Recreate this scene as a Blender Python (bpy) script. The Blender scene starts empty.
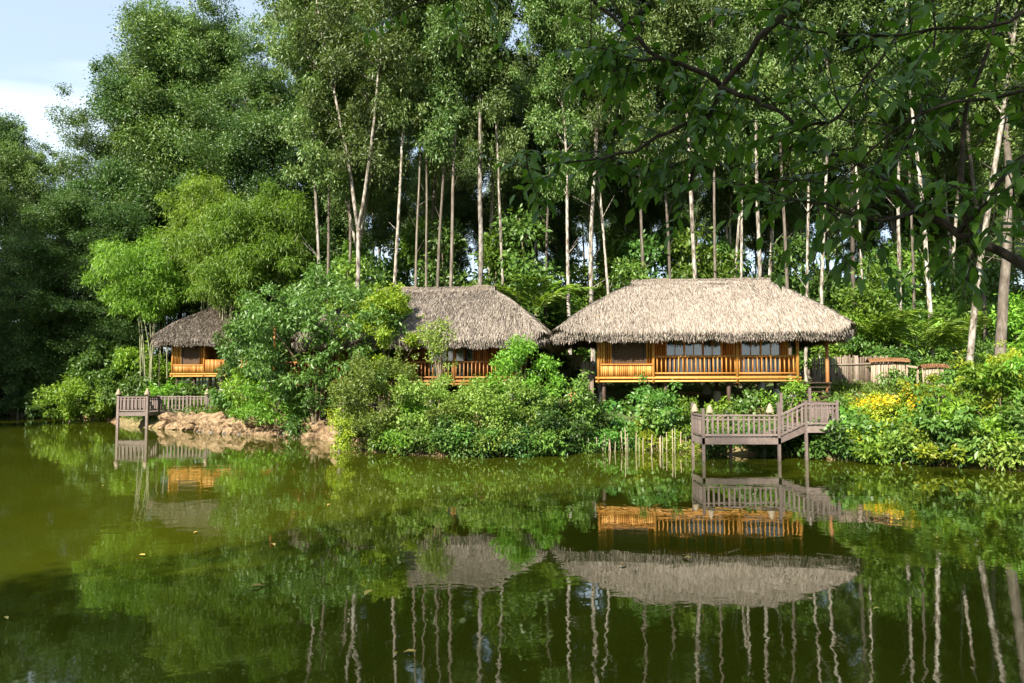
import bpy, math, random
import numpy as np
from mathutils import Vector, Matrix

R = math.radians
sc = bpy.context.scene
COL = sc.collection

# ------------------------------------------------------------------ camera, sky, sun, exposure
F = 720.0
PITCH = math.atan(40.0 / F)
CAMZ = 3.0
cd = bpy.data.cameras.new("camera")
cam = bpy.data.objects.new("camera", cd)
COL.objects.link(cam)
cam.location = (0, 0, CAMZ)
cam.rotation_euler = (math.pi / 2 + PITCH, 0, 0)
cd.sensor_width = 36.0
cd.lens = 36.0 * F / 1024.0
cd.clip_start = 0.1
cd.clip_end = 3000
sc.camera = cam

SUN_EL, SUN_AZ = R(37), R(30)          # sun behind the camera, over its left shoulder
SUN = Vector((-math.sin(SUN_AZ) * math.cos(SUN_EL), -math.cos(SUN_AZ) * math.cos(SUN_EL), math.sin(SUN_EL)))
sl = bpy.data.lights.new("sun", 'SUN')
sl.energy = 5.0
sl.angle = R(0.5)
sl.color = (1.0, 0.92, 0.80)
so = bpy.data.objects.new("sun", sl)
COL.objects.link(so)
so.rotation_euler = SUN.to_track_quat('Z', 'Y').to_euler()

world = bpy.data.worlds.new("World")
sc.world = world
world.use_nodes = True
wn, wl = world.node_tree.nodes, world.node_tree.links
wn.clear()
wo = wn.new("ShaderNodeOutputWorld")
bg = wn.new("ShaderNodeBackground")
sky = wn.new("ShaderNodeTexSky")
sky.sky_type = 'NISHITA'
sky.sun_disc = False
sky.sun_elevation = SUN_EL
sky.sun_rotation = math.pi + SUN_AZ
tc = wn.new("ShaderNodeTexCoord")
mp = wn.new("ShaderNodeMapping")
mp.inputs['Scale'].default_value = (1.0, 1.0, 3.2)
nz = wn.new("ShaderNodeTexNoise")
nz.inputs['Scale'].default_value = 2.6
nz.inputs['Detail'].default_value = 7
nz.inputs['Roughness'].default_value = 0.55
nz.inputs['Distortion'].default_value = 0.6
cr = wn.new("ShaderNodeValToRGB")
cr.color_ramp.elements[0].position = 0.42
cr.color_ramp.elements[0].color = (0.40, 0.40, 0.40, 1)
cr.color_ramp.elements[1].position = 0.66
cr.color_ramp.elements[1].color = (0.9, 0.9, 0.9, 1)
mx = wn.new("ShaderNodeMix")
mx.data_type = 'RGBA'
mx.inputs[7].default_value = (4.8, 5.5, 6.0, 1)
wl.new(tc.outputs['Generated'], mp.inputs[0])
wl.new(mp.outputs[0], nz.inputs['Vector'])
wl.new(nz.outputs[0], cr.inputs[0])
wl.new(cr.outputs[0], mx.inputs[0])
wl.new(sky.outputs[0], mx.inputs[6])
wl.new(mx.outputs[2], bg.inputs[0])
bg.inputs[1].default_value = 0.085
wl.new(bg.outputs[0], wo.inputs[0])

sc.view_settings.view_transform = 'Standard'
sc.view_settings.look = 'None'
sc.view_settings.exposure = 1.52
sc.view_settings.gamma = 1.0
sc.render.engine = 'CYCLES'
cy = sc.cycles
cy.max_bounces = 7
cy.diffuse_bounces = 3
cy.glossy_bounces = 3
cy.transmission_bounces = 4
cy.transparent_max_bounces = 6
cy.caustics_reflective = False
cy.caustics_refractive = False

# ------------------------------------------------------------------ helpers
_s, _c = math.sin(PITCH), math.cos(PITCH)


def ray(px, py):
    u, v = (px - 512.0) / F, (341.5 - py) / F
    return Vector((u, _c - v * _s, _s + v * _c))


def at(px, py, Y):
    d = ray(px, py)
    return Vector((0, 0, CAMZ)) + d * (Y / d.y)


def wl_pt(px, py):
    d = ray(px, py)
    p = Vector((0, 0, CAMZ)) + d * (-CAMZ / d.z)
    return (p.x, p.y)


def gx(px, Y):
    return at(px, 381, Y).x


def hz(py, Y):
    return at(512, py, Y).z


class MB:
    """collects boxes, beams and tubes; build() links them as one mesh object"""
    def __init__(self):
        self.v, self.f, self.sm = [], [], []

    def box(self, c, s, rot=None):
        b = len(self.v)
        for dx, dy, dz in ((-1, -1, -1), (1, -1, -1), (1, 1, -1), (-1, 1, -1), (-1, -1, 1), (1, -1, 1), (1, 1, 1), (-1, 1, 1)):
            p = Vector((dx * s[0] / 2, dy * s[1] / 2, dz * s[2] / 2))
            if rot is not None:
                p = rot @ p
            self.v.append(tuple(p + Vector(c)))
        for q in ((0, 3, 2, 1), (4, 5, 6, 7), (0, 1, 5, 4), (1, 2, 6, 5), (2, 3, 7, 6), (3, 0, 4, 7)):
            self.f.append(tuple(b + i for i in q))
            self.sm.append(False)
        return self

    def beam(self, a, b, w, h):
        a, b = Vector(a), Vector(b)
        d = b - a
        L = d.length
        x = d.normalized()
        up = Vector((0, 0, 1)) if abs(x.z) < 0.95 else Vector((0, 1, 0))
        y = up.cross(x).normalized()
        z = x.cross(y)
        m = Matrix((x, y, z)).transposed()
        return self.box((a + b) / 2, (L, w, h), m)

    def tube(self, pts, rad, n=7, cap=True):
        pts = [Vector(p) for p in pts]
        if not isinstance(rad, (list, tuple)):
            rad = [rad] * len(pts)
        b0 = len(self.v)
        prev = None
        for i, p in enumerate(pts):
            t = (pts[min(i + 1, len(pts) - 1)] - pts[max(i - 1, 0)]).normalized()
            if prev is None:
                a = Vector((1, 0, 0)) if abs(t.x) < 0.8 else Vector((0, 1, 0))
            else:
                a = prev
            s = (a - t * a.dot(t)).normalized()
            prev = s
            q = t.cross(s)
            for k in range(n):
                an = 2 * math.pi * k / n
                self.v.append(tuple(p + (s * math.cos(an) + q * math.sin(an)) * rad[i]))
        for i in range(len(pts) - 1):
            for k in range(n):
                a, b = b0 + i * n + k, b0 + i * n + (k + 1) % n
                self.f.append((a, b, b + n, a + n))
                self.sm.append(True)
        if cap:
            self.f.append(tuple(b0 + k for k in reversed(range(n))))
            self.f.append(tuple(b0 + (len(pts) - 1) * n + k for k in range(n)))
            self.sm += [False, False]
        return self

    def mesh(self, name, mat):
        me = bpy.data.meshes.new(name)
        me.from_pydata(self.v, [], self.f)
        me.polygons.foreach_set("use_smooth", self.sm)
        me.materials.append(mat)
        me.update()
        return me

    def build(self, name, mat, parent=None, loc=(0, 0, 0)):
        return link(name, self.mesh(name, mat), parent, loc)


def link(name, me, parent=None, loc=(0, 0, 0)):
    o = bpy.data.objects.new(name, me)
    COL.objects.link(o)
    o.location = loc
    if parent is not None:
        o.parent = parent
    return o


def tag(o, label=None, cat=None, group=None, kind=None):
    if label:
        o['label'] = label
    if cat:
        o['category'] = cat
    if group:
        o['group'] = group
    if kind:
        o['kind'] = kind
    return o


def thing(name, label, cat, loc=(0, 0, 0), rz=0.0, group=None):
    o = bpy.data.objects.new(name, None)
    COL.objects.link(o)
    o.location = loc
    o.rotation_euler = (0, 0, rz)
    o.empty_display_size = 0.3
    return tag(o, label, cat, group)


def dup(root, loc, rot, scale, label, group=None):
    r = root.copy()
    COL.objects.link(r)
    r.location, r.rotation_euler, r.scale = loc, rot, scale
    r['label'] = label
    if group:
        r['group'] = group
    elif 'group' in r:
        del r['group']
    for ch in list(root.children):
        c = ch.copy()
        COL.objects.link(c)
        c.parent = r
        for g in list(ch.children):
            d = g.copy()
            COL.objects.link(d)
            d.parent = c
    return r


# ------------------------------------------------------------------ materials
def mat_base(name):
    m = bpy.data.materials.new(name)
    m.use_nodes = True
    n, l = m.node_tree.nodes, m.node_tree.links
    n.clear()
    out = n.new("ShaderNodeOutputMaterial")
    return m, n, l, out


def ramp(n, stops):
    r = n.new("ShaderNodeValToRGB")
    e = r.color_ramp.elements
    while len(e) < len(stops):
        e.new(0.5)
    for i, (p, c) in enumerate(stops):
        e[i].position = p
        e[i].color = (c[0], c[1], c[2], 1)
    return r


def leaf_mat(name, cols, trans=0.32, rough=0.42, spec=0.35, tint=(1.25, 1.3, 0.55)):
    m, n, l, out = mat_base(name)
    g = n.new("ShaderNodeNewGeometry")
    oi = n.new("ShaderNodeObjectInfo")
    k = len(cols)
    rp = ramp(n, [(i / max(1, k - 1), c) for i, c in enumerate(cols)])
    l.new(g.outputs['Random Per Island'], rp.inputs[0])
    hs = n.new("ShaderNodeHueSaturation")
    mr = n.new("ShaderNodeMapRange")
    mr.inputs[3].default_value = 0.66
    mr.inputs[4].default_value = 1.25
    l.new(oi.outputs['Random'], mr.inputs[0])
    l.new(mr.outputs[0], hs.inputs['Value'])
    mh = n.new("ShaderNodeMapRange")
    mh.inputs[3].default_value = 0.485
    mh.inputs[4].default_value = 0.515
    mul = n.new("ShaderNodeMath")
    mul.operation = 'MULTIPLY'
    mul.inputs[1].default_value = 7.31
    fr = n.new("ShaderNodeMath")
    fr.operation = 'FRACT'
    l.new(oi.outputs['Random'], mul.inputs[0])
    l.new(mul.outputs[0], fr.inputs[0])
    l.new(fr.outputs[0], mh.inputs[0])
    l.new(mh.outputs[0], hs.inputs['Hue'])
    l.new(rp.outputs[0], hs.inputs['Color'])
    p = n.new("ShaderNodeBsdfPrincipled")
    p.inputs['Roughness'].default_value = rough
    p.inputs['Specular IOR Level'].default_value = spec
    l.new(hs.outputs[0], p.inputs['Base Color'])
    t = n.new("ShaderNodeBsdfTranslucent")
    mxc = n.new("ShaderNodeMix")
    mxc.data_type = 'RGBA'
    mxc.blend_type = 'MULTIPLY'
    mxc.inputs[0].default_value = 1
    mxc.inputs[7].default_value = (*tint, 1)
    l.new(hs.outputs[0], mxc.inputs[6])
    l.new(mxc.outputs[2], t.inputs[0])
    mixs = n.new("ShaderNodeMixShader")
    mixs.inputs[0].default_value = trans
    l.new(p.outputs[0], mixs.inputs[1])
    l.new(t.outputs[0], mixs.inputs[2])
    l.new(mixs.outputs[0], out.inputs[0])
    return m


def noise_mat(name, stops, scale=(1, 1, 1), nscale=4.0, detail=6, rough=0.8, bump=0.3, dist=0.02, island=0.0, spec=0.3, objvar=None):
    m, n, l, out = mat_base(name)
    tcn = n.new("ShaderNodeTexCoord")
    mpn = n.new("ShaderNodeMapping")
    mpn.inputs['Scale'].default_value = scale
    ns = n.new("ShaderNodeTexNoise")
    ns.inputs['Scale'].default_value = nscale
    ns.inputs['Detail'].default_value = detail
    ns.inputs['Roughness'].default_value = 0.62
    l.new(tcn.outputs['Object'], mpn.inputs[0])
    l.new(mpn.outputs[0], ns.inputs['Vector'])
    rp = ramp(n, stops)
    p = n.new("ShaderNodeBsdfPrincipled")
    p.inputs['Roughness'].default_value = rough
    p.inputs['Specular IOR Level'].default_value = spec
    if island > 0:
        g = n.new("ShaderNodeNewGeometry")
        ad = n.new("ShaderNodeMix")
        ad.data_type = 'FLOAT'
        ad.inputs[0].default_value = island
        l.new(ns.outputs[0], ad.inputs[2])
        l.new(g.outputs['Random Per Island'], ad.inputs[3])
        l.new(ad.outputs[0], rp.inputs[0])
    else:
        l.new(ns.outputs[0], rp.inputs[0])
    if objvar:
        oi = n.new("ShaderNodeObjectInfo")
        mr = n.new("ShaderNodeMapRange")
        mr.inputs[3].default_value, mr.inputs[4].default_value = objvar
        hs = n.new("ShaderNodeHueSaturation")
        l.new(oi.outputs['Random'], mr.inputs[0])
        l.new(mr.outputs[0], hs.inputs['Value'])
        l.new(rp.outputs[0], hs.inputs['Color'])
        l.new(hs.outputs[0], p.inputs['Base Color'])
    else:
        l.new(rp.outputs[0], p.inputs['Base Color'])
    if bump > 0:
        b = n.new("ShaderNodeBump")
        b.inputs['Strength'].default_value = bump
        b.inputs['Distance'].default_value = dist
        l.new(ns.outputs[0], b.inputs['Height'])
        l.new(b.outputs[0], p.inputs['Normal'])
    l.new(p.outputs[0], out.inputs[0])
    return m


M = {}
# foliage
M['acacia'] = leaf_mat("acacia_leaf", [(0.065, 0.122, 0.030), (0.097, 0.168, 0.038), (0.130, 0.201, 0.050), (0.182, 0.232, 0.080)], trans=0.28, rough=0.4, spec=0.4)
M['acacia_dark'] = leaf_mat("acacia_dark_leaf", [(0.032, 0.078, 0.020), (0.050, 0.108, 0.025), (0.074, 0.138, 0.034)], trans=0.25, rough=0.4)
M['sapling'] = leaf_mat("sapling_leaf", [(0.070, 0.150, 0.018), (0.105, 0.200, 0.025), (0.154, 0.250, 0.035)], trans=0.35)
M['bamboo_leaf'] = leaf_mat("bamboo_leaf", [(0.125, 0.240, 0.022), (0.165, 0.290, 0.030), (0.215, 0.340, 0.048)], trans=0.4)
M['bright'] = leaf_mat("bright_leaf", [(0.106, 0.231, 0.020), (0.154, 0.291, 0.029), (0.218, 0.344, 0.039)], trans=0.36)
M['yellow'] = leaf_mat("yellow_leaf", [(0.172, 0.271, 0.020), (0.252, 0.345, 0.028), (0.374, 0.407, 0.033)], trans=0.36)
M['mid'] = leaf_mat("mid_leaf", [(0.066, 0.150, 0.022), (0.090, 0.190, 0.028), (0.122, 0.228, 0.040)], trans=0.3, spec=0.45)
M['dark'] = leaf_mat("dark_leaf", [(0.038, 0.088, 0.016), (0.054, 0.116, 0.020), (0.074, 0.142, 0.026)], trans=0.25)
M['olive'] = leaf_mat("olive_leaf", [(0.111, 0.194, 0.028), (0.156, 0.244, 0.038), (0.215, 0.294, 0.055)], trans=0.32)
M['loose'] = leaf_mat("loose_tree_leaf", [(0.075, 0.165, 0.028), (0.105, 0.210, 0.036), (0.145, 0.250, 0.060)], trans=0.34, spec=0.5)
M['broad'] = leaf_mat("broad_leaf", [(0.072, 0.190, 0.022), (0.104, 0.236, 0.035), (0.182, 0.310, 0.080)], trans=0.3, spec=0.5)
M['fore'] = leaf_mat("overhang_leaf", [(0.046, 0.130, 0.016), (0.075, 0.185, 0.024), (0.120, 0.245, 0.036)], trans=0.42, rough=0.35, spec=0.45)
M['palm'] = leaf_mat("palm_leaf", [(0.150, 0.260, 0.030), (0.200, 0.320, 0.040), (0.260, 0.360, 0.055)], trans=0.35, spec=0.5)
M['cover'] = leaf_mat("cover_leaf", [(0.060, 0.132, 0.018), (0.102, 0.182, 0.024), (0.144, 0.209, 0.030)], trans=0.3)
M['petal'] = leaf_mat("yellow_petal", [(0.75, 0.42, 0.01), (0.85, 0.55, 0.015)], trans=0.3, tint=(1, 1, 0.5))
M['dead_leaf'] = leaf_mat("fallen_leaf", [(0.40, 0.26, 0.05), (0.55, 0.40, 0.10)], trans=0.0)
# bark
M['bark_pale'] = noise_mat("pale_bark", [(0.38, (0.075, 0.058, 0.040)), (0.49, (0.25, 0.215, 0.17)), (0.60, (0.45, 0.42, 0.36))], scale=(2.2, 2.2, 0.9), nscale=2.6, bump=0.7, objvar=(0.5, 1.15))
M['bark_grey'] = noise_mat("grey_bark", [(0.30, (0.055, 0.042, 0.03)), (0.5, (0.12, 0.098, 0.075)), (0.68, (0.20, 0.175, 0.14))], scale=(3, 3, 0.7), nscale=2.4, bump=0.6, objvar=(0.55, 1.2))
M['bark_dark'] = noise_mat("dark_bark", [(0.30, (0.030, 0.022, 0.016)), (0.55, (0.075, 0.058, 0.042)), (0.7, (0.12, 0.10, 0.075))], scale=(6, 6, 6), nscale=3, bump=0.6)
M['stem'] = noise_mat("shrub_stem", [(0.3, (0.07, 0.05, 0.03)), (0.7, (0.22, 0.17, 0.11))], nscale=8, bump=0.2)
M['culm'] = noise_mat("bamboo_culm", [(0.3, (0.140, 0.154, 0.070)), (0.7, (0.294, 0.294, 0.182))], nscale=3, bump=0.0, rough=0.4)
# huts
M['thatch'] = noise_mat("dry_thatch", [(0.10, (0.130, 0.108, 0.086)), (0.45, (0.270, 0.232, 0.192)), (0.85, (0.420, 0.372, 0.318))], nscale=0.9, bump=0, rough=0.85, island=0.62, spec=0.15)
M['thatch_base'] = noise_mat("thatch_base", [(0.3, (0.104, 0.081, 0.058)), (0.7, (0.208, 0.169, 0.130))], scale=(1, 1, 1), nscale=9, bump=0.8, dist=0.05, rough=0.95, spec=0.1)
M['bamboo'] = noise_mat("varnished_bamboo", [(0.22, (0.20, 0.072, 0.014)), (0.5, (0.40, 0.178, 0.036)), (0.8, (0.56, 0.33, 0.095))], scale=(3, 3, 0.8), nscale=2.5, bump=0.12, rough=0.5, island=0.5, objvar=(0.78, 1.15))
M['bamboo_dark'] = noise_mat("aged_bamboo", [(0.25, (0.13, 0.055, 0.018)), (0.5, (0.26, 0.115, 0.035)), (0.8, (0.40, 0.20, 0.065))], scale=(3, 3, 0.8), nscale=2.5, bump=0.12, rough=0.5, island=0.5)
M['timber'] = noise_mat("dark_timber", [(0.3, (0.028, 0.017, 0.011)), (0.7, (0.075, 0.046, 0.029))], scale=(2, 2, 0.6), nscale=4, bump=0.2, rough=0.65)
M['deck'] = noise_mat("weathered_deck", [(0.25, (0.085, 0.064, 0.056)), (0.5, (0.145, 0.112, 0.097)), (0.78, (0.215, 0.172, 0.15))], scale=(2, 2, 2), nscale=3.2, bump=0.25, rough=0.8, island=0.35, objvar=(0.75, 1.22))
M['wicker'] = noise_mat("pale_wicker", [(0.25, (0.202, 0.147, 0.095)), (0.5, (0.294, 0.226, 0.159)), (0.8, (0.379, 0.312, 0.233))], scale=(4, 4, 1), nscale=4, bump=0.2, rough=0.8, island=0.5)
M['palisade'] = noise_mat("grey_brown_bamboo", [(0.25, (0.090, 0.063, 0.045)), (0.5, (0.162, 0.123, 0.093)), (0.8, (0.252, 0.204, 0.162))], scale=(4, 4, 1), nscale=4, bump=0.2, rough=0.8, island=0.6)
M['russet'] = noise_mat("russet_thatch", [(0.2, (0.085, 0.042, 0.020)), (0.55, (0.185, 0.095, 0.042)), (0.85, (0.29, 0.17, 0.085))], nscale=5, bump=0.4, rough=0.9, island=0.5)
M['stone_white'] = noise_mat("pale_stone", [(0.3, (0.294, 0.280, 0.259)), (0.7, (0.504, 0.490, 0.462))], nscale=5, bump=0.3)
M['plaster'] = noise_mat("grey_plaster", [(0.3, (0.310, 0.316, 0.322)), (0.7, (0.434, 0.440, 0.446))], nscale=1.5, bump=0.05)
M['shade'] = noise_mat("woven_shade", [(0.3, (0.20, 0.155, 0.10)), (0.7, (0.33, 0.27, 0.19))], scale=(1, 1, 6), nscale=9, bump=0.3)
M['curtain'] = noise_mat("pale_curtain", [(0.3, (0.442, 0.510, 0.578)), (0.7, (0.629, 0.671, 0.705))], scale=(5, 5, 0.2), nscale=2, bump=0.0, rough=0.9)
M['curtain_blue'] = noise_mat("blue_curtain", [(0.3, (0.10, 0.17, 0.26)), (0.7, (0.20, 0.29, 0.38))], scale=(5, 5, 0.2), nscale=2, bump=0.0, rough=0.9)
M['screen'] = noise_mat("dark_blind", [(0.3, (0.050, 0.028, 0.014)), (0.7, (0.12, 0.070, 0.036))], scale=(0.3, 0.3, 14), nscale=4, bump=0.3, rough=0.7)
M['rock'] = noise_mat("tan_rock", [(0.33, (0.045, 0.028, 0.016)), (0.46, (0.200, 0.132, 0.070)), (0.72, (0.40, 0.295, 0.175))], nscale=2.6, detail=10, bump=1.0, dist=0.25, rough=0.9)
M['rock_grey'] = noise_mat("grey_rock", [(0.3, (0.06, 0.05, 0.04)), (0.7, (0.20, 0.175, 0.145))], nscale=2.2, detail=9, bump=0.8, dist=0.1, rough=0.9)


def glass_mat():
    m, n, l, out = mat_base("window_glass")
    t = n.new("ShaderNodeBsdfTransparent")
    t.inputs[0].default_value = (0.82, 0.88, 0.92, 1)
    g = n.new("ShaderNodeBsdfGlossy")
    g.inputs['Roughness'].default_value = 0.03
    mi = n.new("ShaderNodeMixShader")
    mi.inputs[0].default_value = 0.10
    l.new(t.outputs[0], mi.inputs[1])
    l.new(g.outputs[0], mi.inputs[2])
    l.new(mi.outputs[0], out.inputs[0])
    return m


M['glass'] = glass_mat()


def ground_mat():
    m, n, l, out = mat_base("bank_soil")
    tcn = n.new("ShaderNodeTexCoord")
    a = n.new("ShaderNodeTexNoise")
    a.inputs['Scale'].default_value = 0.35
    a.inputs['Detail'].default_value = 8
    b = n.new("ShaderNodeTexNoise")
    b.inputs['Scale'].default_value = 3.0
    b.inputs['Detail'].default_value = 8
    l.new(tcn.outputs['Object'], a.inputs['Vector'])
    l.new(tcn.outputs['Object'], b.inputs['Vector'])
    soil = ramp(n, [(0.3, (0.10, 0.058, 0.030)), (0.55, (0.26, 0.155, 0.078)), (0.75, (0.40, 0.27, 0.155))])
    grass = ramp(n, [(0.3, (0.030, 0.055, 0.012)), (0.7, (0.085, 0.120, 0.026))])
    l.new(b.outputs[0], soil.inputs[0])
    l.new(b.outputs[0], grass.inputs[0])
    g = n.new("ShaderNodeNewGeometry")
    sx = n.new("ShaderNodeSeparateXYZ")
    l.new(g.outputs['Normal'], sx.inputs[0])
    st = n.new("ShaderNodeMapRange")
    st.inputs[1].default_value = 0.72
    st.inputs[2].default_value = 0.95
    l.new(sx.outputs[2], st.inputs[0])
    mm = n.new("ShaderNodeMath")
    mm.operation = 'MULTIPLY'
    rr = ramp(n, [(0.36, (0, 0, 0)), (0.5, (1, 1, 1))])
    l.new(a.outputs[0], rr.inputs[0])
    l.new(rr.outputs[0], mm.inputs[0])
    l.new(st.outputs[0], mm.inputs[1])
    mi = n.new("ShaderNodeMix")
    mi.data_type = 'RGBA'
    l.new(mm.outputs[0], mi.inputs[0])
    l.new(soil.outputs[0], mi.inputs[6])
    l.new(grass.outputs[0], mi.inputs[7])
    p = n.new("ShaderNodeBsdfPrincipled")
    p.inputs['Roughness'].default_value = 0.95
    l.new(mi.outputs[2], p.inputs['Base Color'])
    bp = n.new("ShaderNodeBump")
    bp.inputs['Strength'].default_value = 0.7
    bp.inputs['Distance'].default_value = 0.12
    l.new(b.outputs[0], bp.inputs['Height'])
    l.new(bp.outputs[0], p.inputs['Normal'])
    l.new(p.outputs[0], out.inputs[0])
    return m


def water_mat():
    m, n, l, out = mat_base("murky_pond_water")
    tcn = n.new("ShaderNodeTexCoord")
    a = n.new("ShaderNodeTexNoise")
    a.inputs['Scale'].default_value = 1.5
    a.inputs['Detail'].default_value = 3
    a.inputs['Distortion'].default_value = 0.4
    b = n.new("ShaderNodeTexNoise")
    b.inputs['Scale'].default_value = 0.16
    b.inputs['Detail'].default_value = 3
    l.new(tcn.outputs['Object'], a.inputs['Vector'])
    l.new(tcn.outputs['Object'], b.inputs['Vector'])
    pr = ramp(n, [(0.35, (0.25, 0.25, 0.25)), (0.65, (1, 1, 1))])
    l.new(b.outputs[0], pr.inputs[0])
    hm = n.new("ShaderNodeMath")
    hm.operation = 'MULTIPLY'
    l.new(a.outputs[0], hm.inputs[0])
    l.new(pr.outputs[0], hm.inputs[1])
    bp = n.new("ShaderNodeBump")
    bp.inputs['Strength'].default_value = 0.17
    bp.inputs['Distance'].default_value = 0.03
    l.new(hm.outputs[0], bp.inputs['Height'])
    p = n.new("ShaderNodeBsdfPrincipled")
    cw = ramp(n, [(0.3, (0.030, 0.038, 0.002)), (0.7, (0.046, 0.055, 0.003))])
    l.new(b.outputs[0], cw.inputs[0])
    l.new(cw.outputs[0], p.inputs['Base Color'])
    p.inputs['Roughness'].default_value = 0.025
    p.inputs['IOR'].default_value = 1.9
    p.inputs['Specular IOR Level'].default_value = 0.5
    l.new(bp.outputs[0], p.inputs['Normal'])
    l.new(p.outputs[0], out.inputs[0])
    return m


# ------------------------------------------------------------------ the ground and the water
SHORE = [wl_pt(*q) for q in ((-60, 413.5), (0, 414), (55, 416.5), (108, 421), (122, 425.5), (150, 428), (185, 430), (215, 433), (280, 436.5), (345, 441), (372, 452),
                             (430, 456), (490, 457), (545, 455), (580, 452), (610, 449), (690, 449), (720, 454), (800, 457), (835, 460),
                             (900, 463), (960, 467), (1024, 471), (1080, 474))]
SHORE += [(22.5, 18), (21.5, 10), (17, 4.5), (9, 1.6), (3, 1.0), (-4, 1.2), (-13, 1.5), (-21, 5), (-29, 14), (-35, 27), (-41, 40), (-47, 52), (-51.5, 60)]
PX = np.array([p[0] for p in SHORE])
PY = np.array([p[1] for p in SHORE])


def shore_dist(x, y):
    x = np.atleast_1d(np.asarray(x, float))
    y = np.atleast_1d(np.asarray(y, float))
    n = len(PX)
    dmin = np.full(x.shape, 1e9)
    inside = np.zeros(x.shape, bool)
    for i in range(n):
        ax, ay, bx, by = PX[i], PY[i], PX[(i + 1) % n], PY[(i + 1) % n]
        ex, ey = bx - ax, by - ay
        t = np.clip(((x - ax) * ex + (y - ay) * ey) / (ex * ex + ey * ey), 0, 1)
        dmin = np.minimum(dmin, np.hypot(x - ax - t * ex, y - ay - t * ey))
        cond = (ay > y) != (by > y)
        with np.errstate(divide='ignore', invalid='ignore'):
            xi = ex * (y - ay) / (ey if abs(ey) > 1e-12 else 1e-12) + ax
        inside ^= cond & (x < xi)
    return np.where(inside, -dmin, dmin)


def height(x, y):
    d = shore_dist(x, y)
    y = np.atleast_1d(np.asarray(y, float))
    h = np.interp(d, [-6, -0.5, 0, 0.35, 1.2, 4, 9, 20, 60, 120, 500], [-1.8, -0.35, -0.02, 0.35, 0.7, 1.5, 2.4, 3.0, 3.8, 4.5, 5])
    near = np.clip((14 - y) / 8, 0, 1)
    h = h * (1 - near) + np.minimum(h, 1.3) * near
    xx = np.atleast_1d(np.asarray(x, float))
    h += np.where(d > 1, 0.10 * np.sin(xx * 0.9 + 1.3) * np.sin(y * 0.8), 0)
    return h


def H(x, y):
    return float(height(x, y)[0])


def grid_axis(lo, hi, step, far):
    a = list(np.arange(lo, hi + 1e-6, step))
    s, L, Rr = step, [], []
    p = hi
    while p < far:
        s *= 1.35
        p += s
        Rr.append(p)
    s, p = step, lo
    while p > -far:
        s *= 1.35
        p -= s
        L.append(p)
    return np.array(L[::-1] + a + Rr)


gxs, gys = grid_axis(-62, 32, 0.5, 1200), grid_axis(-6, 74, 0.5, 1200)
GX, GY = np.meshgrid(gxs, gys)
GZ = height(GX.ravel(), GY.ravel())
nx, ny = len(gxs), len(gys)
me = bpy.data.meshes.new("ground")
verts = np.column_stack([GX.ravel(), GY.ravel(), GZ])
ii, jj = np.meshgrid(np.arange(nx - 1), np.arange(ny - 1))
a = (jj * nx + ii).ravel()
faces = np.column_stack([a, a + 1, a + 1 + nx, a + nx])
me.vertices.add(len(verts))
me.vertices.foreach_set("co", verts.ravel())
me.loops.add(faces.size)
me.loops.foreach_set("vertex_index", faces.ravel())
me.polygons.add(len(faces))
me.polygons.foreach_set("loop_start", np.arange(len(faces)) * 4)
me.polygons.foreach_set("use_smooth", np.ones(len(faces), bool))
me.update(calc_edges=True)
me.materials.append(ground_mat())
tag(link("ground", me), "brown soil and leaf litter bank around the pond", kind="structure")

wm = bpy.data.meshes.new("water")
wm.from_pydata([(-66, -2, 0), (30, -2, 0), (30, 74, 0), (-66, 74, 0)], [], [(0, 1, 2, 3)])
wm.materials.append(water_mat())
tag(link("water", wm), "still murky green pond reflecting huts and trees", kind="structure")

# ------------------------------------------------------------------ leaf geometry
T_SMALL = (np.array([(0, 0, 0), (0.5, 0.5, 0.06), (1, 0, -0.06), (0.5, -0.5, 0.06)], float), np.array([(0, 2, 1), (0, 3, 2)]))
T_BIG = (np.array([(0, 0, 0), (0.25, 0.40, 0.05), (0.62, 0.40, 0.04), (1, 0, -0.14), (0.62, -0.40, 0.04), (0.25, -0.40, 0.05), (0.45, 0, 0.0)], float),
         np.array([(0, 6, 1), (1, 6, 2), (2, 6, 3), (3, 6, 4), (4, 6, 5), (5, 6, 0)]))


def unit(v):
    return v / np.maximum(np.linalg.norm(v, axis=-1, keepdims=True), 1e-9)


def leaf_arrays(P, D, N, L, W, tpl=T_SMALL):
    tv, tf = tpl
    D = unit(D)
    S = unit(np.cross(N, D))
    N2 = np.cross(D, S)
    L = np.broadcast_to(L, (len(P),))[:, None, None]
    W = np.broadcast_to(W, (len(P),))[:, None, None]
    V = P[:, None, :] + tv[None, :, 0:1] * L * D[:, None, :] + tv[None, :, 1:2] * W * S[:, None, :] + tv[None, :, 2:3] * L * N2[:, None, :]
    Fc = tf[None] + (np.arange(len(P)) * len(tv))[:, None, None]
    return V.reshape(-1, 3), Fc.reshape(-1, 3)


def tri_mesh(name, parts, mat):
    vs, fs, o = [], [], 0
    for v, f in parts:
        vs.append(v)
        fs.append(f + o)
        o += len(v)
    v, f = np.concatenate(vs), np.concatenate(fs)
    me = bpy.data.meshes.new(name)
    me.vertices.add(len(v))
    me.vertices.foreach_set("co", v.ravel())
    me.loops.add(f.size)
    me.loops.foreach_set("vertex_index", f.ravel().astype(np.int32))
    me.polygons.add(len(f))
    me.polygons.foreach_set("loop_start", (np.arange(len(f)) * 3).astype(np.int32))
    me.update(calc_edges=True)
    me.materials.append(mat)
    return me


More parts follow.
